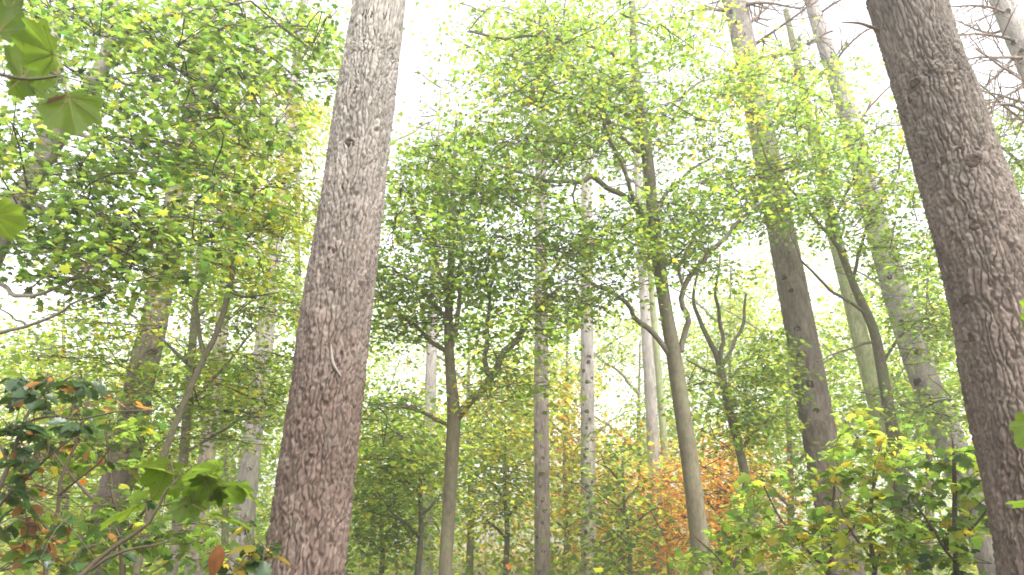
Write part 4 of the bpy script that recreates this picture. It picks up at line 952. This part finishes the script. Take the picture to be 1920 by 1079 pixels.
b1 = pa[int(np.argmin(np.abs(pa[:, 2] - 1.6)))]
br2 = bough(root, [b1, P(-150, 360, 1.25)[0], P(-40, 372, 1.25)[0], P(-5, 385, 1.25)[0]], 0.005, 0.002)
px_leaf(br, ML[0], (102, 102), (38, 72), 1.25, 0.015, 0.75)
px_leaf(br, ML[1], (127, 176), (146, 262), 1.24, 0.02, 0.85)
px_leaf(br, ML[2], (-2, 60), (34, 22), 1.27, 0.03, 0.7)
px_leaf(br, ML[4], (38, 150), (74, 105), 1.30, 0.05, 0.6)
px_leaf(br, ML[0], (20, 152), (68, 178), 1.31, 0.04, 0.7)
px_leaf(br, ML[3], (-40, 110), (-90, 170), 1.25, 0.02, 0.7)
px_leaf(br, ML[2], (12, 30), (10, -25), 1.3, 0.04, 0.6)
px_leaf(br2, ML[3], (-15, 402), (58, 425), 1.25, 0.02, 0.8)
BRN = mesh_np('torn_edge', np.array([(0, 0, 0.01), (-.12, .10, 0.012), (-.30, .16, 0.02), (-.40, .06, 0.02), (-.24, .04, 0.015), (-.46, .18, .02)]),
              np.array([(0, 1, 4), (1, 2, 4), (2, 3, 4), (2, 5, 3)]), [LEAF], {'leafcol': np.repeat(np.array([(0.07, 0.034, 0.016)]), 6, 0)})
px_leaf(br, BRN, (127, 176), (146, 250), 1.232, 0.015, 0.85).name = 'torn_edge'
# its stalks
tb = Tubes()
for (a, b) in [((118, 150), (127, 176)), ((108, 143), (102, 102)), ((0, 140), (-2, 60)), ((60, 149), (38, 150)), ((10, 142), (20, 152)), ((-20, 135), (-40, 110)), ((-30, 132), (12, 30))]:
    tb.add(np.array([P(*a, 1.25)[0], P(*b, 1.25)[0]]), np.array([0.0011, 0.0008]), 4)
for (a, b) in [((-5, 385), (-15, 402))]: tb.add(np.array([P(*a, 1.25)[0], P(*b, 1.25)[0]]), np.array([0.0011, 0.0008]), 4)
link('leaf_stalks', tb.mesh('leaf_stalks', VEIN), br)['kind'] = 'stuff'

# right edge: a second sapling beyond the frame, leaf tips poking in across the trunk
st = P(2230, 800, 2.0)[0]
root = thing('maple_sapling', 'young maple poking bright lobed leaf tips in front of the rough leaning pine', 'sapling', (st[0], 2.0, 0), None)
pa, ra = smooth_path(np.array([[st[0], 2.0, -.05], [st[0] - .02, 2.0, .7], [st[0] + .02, 2.0, 1.5], [st[0], 2.0, 2.4]]), np.array([.016, .013, .01, .003]), 0.06)
link('trunk', bark_tube('trunk', pa, ra, 8, DARK_BARK, 6), root)
bA = pa[int(np.argmin(np.abs(pa[:, 2] - 1.75)))]; bB = pa[int(np.argmin(np.abs(pa[:, 2] - 1.45)))]; bC = pa[int(np.argmin(np.abs(pa[:, 2] - 2.1)))]
br = bough(root, [bA, P(2080, 770, 2.0)[0], P(1985, 780, 2.0)[0], P(1952, 790, 2.0)[0]], .005, .002)
px_leaf(br, ML[3], (1950, 795), (1900, 838), 2.0, .02, .75); px_leaf(br, ML[1], (2000, 780), (1975, 700), 2.0, .03, .6); px_leaf(br, ML[1], (1990, 785), (1970, 850), 2.02, .03, .6)
br = bough(root, [bB, P(2080, 930, 2.0)[0], P(1990, 950, 2.0)[0], P(1955, 948, 2.0)[0]], .005, .002)
px_leaf(br, ML[4], (1955, 948), (1884, 936), 2.0, .04, .15); px_leaf(br, ML[3], (1990, 950), (1950, 1010), 2.0, .03, .6)
br = bough(root, [bC, P(2080, 600, 2.0)[0], P(1985, 600, 2.0)[0]], .005, .002)
px_leaf(br, ML[4], (1975, 600), (1915, 650), 2.0, .03, .6); px_leaf(br, ML[1], (1985, 600), (1916, 560), 2.0, .03, .5)

def near_plant(name, label, cat, stems, leaf_meshes, clumps, size, Y, foliage_n=0, mix=None, tmpl=T_OVAL, group=None, tilt=0.5, leaf_label=None, mat=LEAF, stem_mat=TWIG, seed=0, weights=None, length=0.35, n_leaf=16, twig_r=.003, pitch=-0.25, bunch=(3, 6)):
    """stems: lists of (x,y,Y,w); single leaves hung on short twigs along and around the stems, plus finer foliage behind"""
    pts0 = []
    for x, y, yy, w in stems[0]:
        p, s = P(x, y, yy); pts0.append(p)
    base = pts0[0].copy()
    root = thing(name, label, cat, (base[0], base[1], 0), group)
    nodes = []
    for i, s_ in enumerate(stems):
        pp = []; rr = []
        for x, y, yy, w in s_:
            p, s = P(x, y, yy); pp.append(p); rr.append(max(.0018, .5 * w * s / F))
        if i == 0:
            g0 = pp[0].copy(); g0[2] = -0.05; g0[:2] = base[:2] + (pp[0][:2] - base[:2]) * 0.6
            fr = [0, .2, .4, .6, .8, .92]; top_ = pp[0]
            pp = [g0 + (top_ - g0) * f for f in fr] + pp; rr = [rr[0] * (1.25 - .2 * f) for f in fr] + rr
        pa, ra = smooth_path(np.array(pp), np.array(rr), 0.08)
        m = len(pa); wob = np.stack([vnoise(seed + q + i * 5, np.arange(m) * .5, np.zeros(m) + 3, np.zeros(m)) - .5 for q in range(3)], 1)
        pa = pa + wob * 0.03 * np.minimum(1, np.arange(m) / 4.)[:, None]
        link('stem', bark_tube('stem', pa, ra, 7, stem_mat, seed + i), root); nodes.append(pa[m // 4:])
    nodes = np.vstack(nodes)
    # single leaves in small bunches on twigs
    tb = Tubes(); arr = list(nodes)
    for (cx, cyy, rx, ry, yy, dY, n) in clumps:
        for q in range(n):
            while True:
                a = R.uniform(-1, 1, 3)
                if (a ** 2).sum() <= 1: break
            c = P(cx + a[0] * rx, cyy + a[1] * ry, yy + a[2] * dY)[0]
            if c[2] < 0.15: continue
            A = np.array(arr); j = int(np.argmin(np.linalg.norm(A - c, axis=1))); s0 = A[j]
            mid = (s0 + c) / 2 + np.array([0, 0, 0.03]); tb.add(np.array([s0, mid, c]), np.array([twig_r, twig_r * .75, twig_r * .4]), 4, .08)
            arr += [mid, c]
            d = c - s0; d[2] *= .3; d /= np.linalg.norm(d) + 1e-9
            for k in range(R.integers(*bunch)):
                b = c - d * size * R.uniform(-.2, 1.1)
                ang = math.atan2(d[1], d[0]) + R.normal(0, 1.0); pt = R.normal(pitch, .3)
                t = np.array([math.cos(ang) * math.cos(pt), math.sin(ang) * math.cos(pt), math.sin(pt)])
                n_ = np.array([0, 0, 1.0]) + R.normal(0, tilt, 3)
                me = leaf_meshes[R.choice(len(leaf_meshes), p=weights)]
                put_leaf(root, me, b, t, n_, size * math.exp(R.normal(0, .2)))
    if tb.n:
        w = link('twigs', tb.mesh('twigs', stem_mat), root); w['kind'] = 'stuff'
    if foliage_n:
        sp = sample_clumps([(cx, cyy, rx * 1.15, ry * 1.1, yy + .3, dY * 1.3, foliage_n) for (cx, cyy, rx, ry, yy, dY, n) in clumps])
        grow_sprays(root, np.array(arr), sp, mix, tmpl, size * .85, n_leaf, length, crown_name='foliage', twig_r=twig_r, tilt=tilt, mat=mat)
    return root

def variants(tmpl, cs, mat): return [leaf_variant(tmpl, c, mat, bend=b) for c in cs for b in (-.25,)]
# holly leaf with spines
hol = [(0, 0), (0.10, 0.08), (0.26, 0.14), (0.20, 0.26), (0.33, 0.36), (0.24, 0.48), (0.33, 0.60), (0.20, 0.70), (0.22, 0.82), (0.08, 0.88), (0, 1.0)]
T_HOLLY = fan(mirror(hol), (0, .5), lambda x, y: 0.25 * abs(x) - .15 * y * y)
HOL = variants(T_HOLLY, [(.022, .048, .015), (.03, .065, .018), (.038, .08, .02), (.026, .055, .02)], HOLLY)
OVG = variants(T_OVAL, [(.07, .14, .022), (.09, .165, .025), (.055, .12, .022), (.11, .185, .03)], LEAF)
OVY = variants(T_OVAL, [(.19, .18, .03), (.23, .18, .035)], LEAF)
OVB = variants(T_OVAL, [(.13, .07, .032), (.17, .105, .05), (.10, .05, .022)], LEAF)
MPG = variants(T_MAPLE, [(.095, .160, .030), (.115, .185, .034), (.140, .205, .037), (.075, .140, .030)], LEAF)
MPY = variants(T_MAPLE, [(.17, .18, .03), (.21, .18, .035)], LEAF)

near_plant('holly_bush', 'dark glossy holly with a few brown withered leaves at the foot of the grey-barked maple', 'bush',
  [[(-60, 1150, 2.7, 12), (-20, 1000, 2.7, 10), (20, 880, 2.7, 8), (50, 780, 2.7, 6), (90, 700, 2.7, 4)], [(-10, 960, 2.7, 6), (60, 880, 2.6, 5), (130, 830, 2.5, 3)], [(-30, 830, 2.7, 6), (60, 790, 2.6, 5), (150, 785, 2.5, 4), (280, 770, 2.4, 3)], [(15, 870, 2.7, 5), (-20, 760, 2.8, 4), (0, 690, 2.8, 2)]],
  HOL + OVB[:1], [(60, 730, 70, 40, 2.7, .25, 14), (130, 720, 50, 40, 2.6, .2, 9), (30, 800, 60, 40, 2.7, .3, 13), (120, 800, 60, 30, 2.6, .2, 8), (40, 880, 60, 40, 2.7, .3, 9), (20, 960, 60, 50, 2.7, .3, 10), (130, 1030, 120, 45, 2.7, .3, 12)],
  .058, 2.7, foliage_n=1, mix={'dark': 1.5, 'green': .4}, tmpl=T_HOLLY, mat=HOLLY, seed=3, weights=[.23, .23, .22, .22, .10], length=.25, n_leaf=12)
near_plant('beech_sapling', 'beech sapling with withered orange-brown leaves mixed among the holly', 'sapling',
  [[(80, 1150, 3.0, 9), (90, 1020, 3.0, 8), (120, 900, 3.0, 6), (150, 800, 3.0, 5), (170, 740, 3.0, 3)], [(95, 1000, 3, 5), (40, 930, 2.9, 4), (-10, 900, 2.8, 3)], [(110, 930, 3, 5), (180, 870, 2.9, 3), (240, 820, 2.8, 2)]],
  OVB + OVY[:1] + OVG[:2], [(150, 735, 50, 25, 3, .25, 5), (40, 920, 60, 30, 2.9, .3, 6), (20, 990, 60, 40, 2.9, .3, 6), (120, 860, 60, 40, 3, .3, 8), (110, 990, 60, 40, 2.9, .3, 9), (150, 760, 60, 30, 2.9, .2, 6), (60, 1050, 80, 30, 2.9, .3, 5)],
  .052, 3, foliage_n=2, mix={'brown': 1, 'orange': .3, 'green': 1}, seed=7, weights=[.13, .14, .08, .1, .3, .25], length=.3, n_leaf=10)
near_plant('maple_sapling', 'low maple sapling spreading broad pale-edged leaves under the slim grey pine', 'sapling',
  [[(120, 1140, 2.0, 11), (190, 1050, 2.0, 9), (250, 1000, 2.0, 7), (300, 950, 2.0, 6), (330, 905, 2.0, 4), (345, 870, 2.0, 3)], [(170, 1070, 2.0, 6), (230, 1030, 1.95, 5), (330, 1005, 1.9, 3)], [(300, 950, 2.0, 4), (370, 930, 2.0, 3), (420, 915, 2.0, 2)]],
  ML, [(390, 905, 80, 30, 2.0, .15, 4), (290, 885, 60, 20, 2.1, .15, 2), (350, 960, 80, 25, 1.95, .15, 3), (220, 950, 40, 25, 2.0, .12, 1)],
  .085, 2, seed=9, tilt=.28, twig_r=.002, pitch=-.3, bunch=(1, 3))
near_plant('sycamore_shrub', 'mid-green shrub under the tilting knotted pine, leaves turning yellow at the edge', 'shrub',
  [[(230, 1150, 4.2, 12), (225, 1000, 4.2, 10), (210, 900, 4.2, 8), (200, 800, 4.2, 5)], [(226, 1010, 4.2, 7), (300, 930, 4.1, 5), (350, 880, 4, 3)], [(222, 980, 4.2, 7), (140, 900, 4.1, 5), (90, 840, 4, 3)]],
  MPG + MPY, [(150, 850, 70, 40, 4.2, .4, 8), (230, 800, 60, 40, 4.2, .4, 7), (300, 900, 60, 40, 4.1, .4, 7), (180, 950, 70, 40, 4.1, .4, 8), (80, 880, 60, 40, 4.1, .4, 6), (280, 1000, 80, 40, 4.1, .4, 8), (140, 1030, 80, 40, 4.1, .4, 8), (390, 1020, 60, 40, 4.1, .4, 6)],
  .075, 4.2, foliage_n=7, mix={'green': 1.2, 'bright': .8, 'yellow': .08, 'dark': .3}, tmpl=T_MID, seed=11, weights=[.21, .21, .21, .21, .08, .08])
# seedling by the foot of the thick pine: dark and yellow leaves, one curled brown leaf
r_ = near_plant('oak_seedling', 'seedling with dark green, golden and one curled brown leaf against the plated pine', 'sapling',
  [[(455, 1150, 2.6, 7), (460, 1080, 2.6, 6), (470, 1020, 2.6, 4), (455, 960, 2.6, 2)], [(462, 1075, 2.6, 4), (500, 1035, 2.55, 3), (530, 1020, 2.5, 2)], [(462, 1070, 2.6, 4), (420, 1040, 2.55, 3), (398, 1022, 2.5, 2)]],
  HOL[:2] + OVY, [(480, 1030, 50, 30, 2.55, .12, 7), (455, 970, 25, 25, 2.6, .1, 2), (440, 1065, 50, 25, 2.55, .12, 5)], .062, 2.6, seed=13, weights=[.3, .3, .2, .2])
cu = []; k = 9
for i in range(7):
    t = i / 6; rr_ = (0.21 * math.sin(math.pi * min(1, t * 1.02) ** 0.8) + .01)
    for j in range(k):
        a = -2.1 + 4.2 * j / (k - 1)
        cu.append((rr_ * math.sin(a), t, rr_ * (1 - math.cos(a)) * .8 + .12 * (t - .5) ** 2))
cq = [(i * k + j, i * k + j + 1, (i + 1) * k + j + 1, (i + 1) * k + j) for i in range(6) for j in range(k - 1)]
CURL = mesh_np('curled_leaf', np.array(cu), None, [LEAF], {'leafcol': np.array([(0.15, 0.08, 0.04)] * len(cu)) * R.uniform(.8, 1.2, (len(cu), 1))}, True, np.array(cq))
o = px_leaf(r_, CURL, (412, 1022), (396, 1090), 2.5, .01, .8); o.name = 'curled_leaf'; o['label'] = 'dry curled brown leaf'

RS = 'leafy shrubs under the leaning pine'
near_plant('hazel_shrub', 'bright green shrub dotted with yellow leaves at the foot of the pine with dead boughs', 'shrub',
  [[(1545, 1150, 5.6, 12), (1552, 1040, 5.6, 9), (1560, 960, 5.6, 6), (1570, 880, 5.6, 4)], [(1550, 1070, 5.6, 7), (1470, 980, 5.5, 5), (1430, 900, 5.5, 3)], [(1552, 1040, 5.6, 6), (1630, 950, 5.5, 5), (1650, 830, 5.4, 3)]],
  MPG + MPY, [(1480, 900, 70, 50, 5.6, .5, 12), (1580, 880, 60, 50, 5.5, .5, 11), (1430, 980, 70, 50, 5.5, .5, 11), (1540, 990, 80, 50, 5.5, .5, 12), (1620, 820, 50, 40, 5.5, .5, 8), (1460, 1050, 90, 40, 5.5, .5, 11)],
  .085, 5.6, foliage_n=5, mix={'bright': 1.4, 'green': .8, 'yellow': .2, 'lime': .4}, tmpl=T_MID, group=RS, seed=15, weights=[.2, .2, .22, .18, .1, .1])
near_plant('hazel_shrub', 'tall green shrub on a straight dark stem in front of the rough leaning pine', 'shrub',
  [[(1798, 1150, 4.6, 13), (1795, 1050, 4.6, 11), (1792, 960, 4.6, 9), (1790, 880, 4.6, 7), (1788, 820, 4.6, 4)], [(1795, 1060, 4.6, 6), (1750, 1000, 4.5, 5), (1710, 930, 4.4, 3)], [(1794, 1020, 4.6, 6), (1850, 960, 4.5, 5), (1870, 880, 4.4, 3)]],
  MPG + MPY[:1] + HOL[:1], [(1790, 850, 60, 40, 4.6, .35, 10), (1720, 900, 60, 50, 4.6, .4, 11), (1840, 900, 40, 60, 4.6, .3, 9), (1700, 990, 70, 50, 4.5, .4, 11), (1800, 980, 60, 50, 4.6, .4, 11), (1750, 1050, 90, 40, 4.5, .4, 11)],
  .08, 4.6, foliage_n=5, mix={'bright': 1.1, 'green': 1.1, 'yellow': .12, 'dark': .35}, tmpl=T_MID, group=RS, seed=17, weights=[.22, .2, .2, .2, .08, .1])
near_plant('hazel_shrub', 'pale yellow-flecked shrub with two thin stems between the other leafy shrubs', 'shrub',
  [[(1640, 1150, 5.0, 11), (1635, 1040, 5.0, 9), (1632, 960, 5.0, 7), (1640, 880, 5, 4)], [(1637, 1060, 5, 7), (1670, 1010, 4.9, 5), (1690, 950, 4.8, 3)], [(1636, 1050, 5, 5), (1590, 990, 4.9, 4), (1570, 930, 4.8, 2)]],
  MPG[1:] + MPY, [(1640, 900, 60, 50, 5, .4, 11), (1600, 980, 60, 50, 5, .4, 11), (1670, 1030, 70, 40, 4.9, .4, 11), (1680, 830, 40, 40, 5.1, .4, 6), (1560, 1050, 70, 35, 4.9, .4, 9)],
  .082, 5, foliage_n=5, mix={'bright': 1.3, 'lime': .7, 'yellow': .3}, tmpl=T_MID, group=RS, seed=19, weights=[.22, .24, .2, .17, .17])
near_plant('hazel_shrub', 'low green shrub at the foot of the tall curving maple', 'shrub',
  [[(1375, 1150, 6.6, 10), (1378, 1060, 6.6, 8), (1390, 990, 6.6, 5)], [(1377, 1080, 6.6, 6), (1330, 1030, 6.5, 4), (1300, 1000, 6.4, 2)]],
  MPG, [(1390, 1010, 60, 40, 6.6, .5, 10), (1340, 1050, 60, 35, 6.5, .5, 9), (1420, 950, 40, 30, 6.6, .5, 5)], .08, 6.6, foliage_n=6, mix={'bright': 1.3, 'lime': .5, 'green': .6}, tmpl=T_MID, group=RS, seed=21)

# ------------------------------------------------------------------ haze
if HAZE_DENSITY > 0:
    hm, N, L = new_mat('woodland_haze')
    pv = N.new('ShaderNodeVolumePrincipled'); pv.inputs['Density'].default_value = HAZE_DENSITY; pv.inputs['Color'].default_value = (0.97, 0.97, 0.95, 1)
    pv.inputs['Anisotropy'].default_value = 0.35
    om = N.new('ShaderNodeOutputMaterial'); L.new(pv.outputs[0], om.inputs['Volume'])
    x0, x1, y0, y1, z0, z1 = -95, 95, -35, 155, -1.4, 20.5
    V = [(x, y, z) for z in (z0, z1) for y in (y0, y1) for x in (x0, x1)]
    Q = [(0, 2, 3, 1), (4, 5, 7, 6), (0, 1, 5, 4), (2, 6, 7, 3), (0, 4, 6, 2), (1, 3, 7, 5)]
    ho = link('haze', mesh_np('haze', np.array(V), None, [hm], None, False, np.array(Q))); ho['kind'] = 'stuff'
tri = sum(sum(max(0, p.loop_total - 2) for p in me.polygons) if len(me.polygons) < 2000 else len(me.loops) - 2 * len(me.polygons) for me in bpy.data.meshes)
print('triangles', tri, 'objects', len(bpy.data.objects))
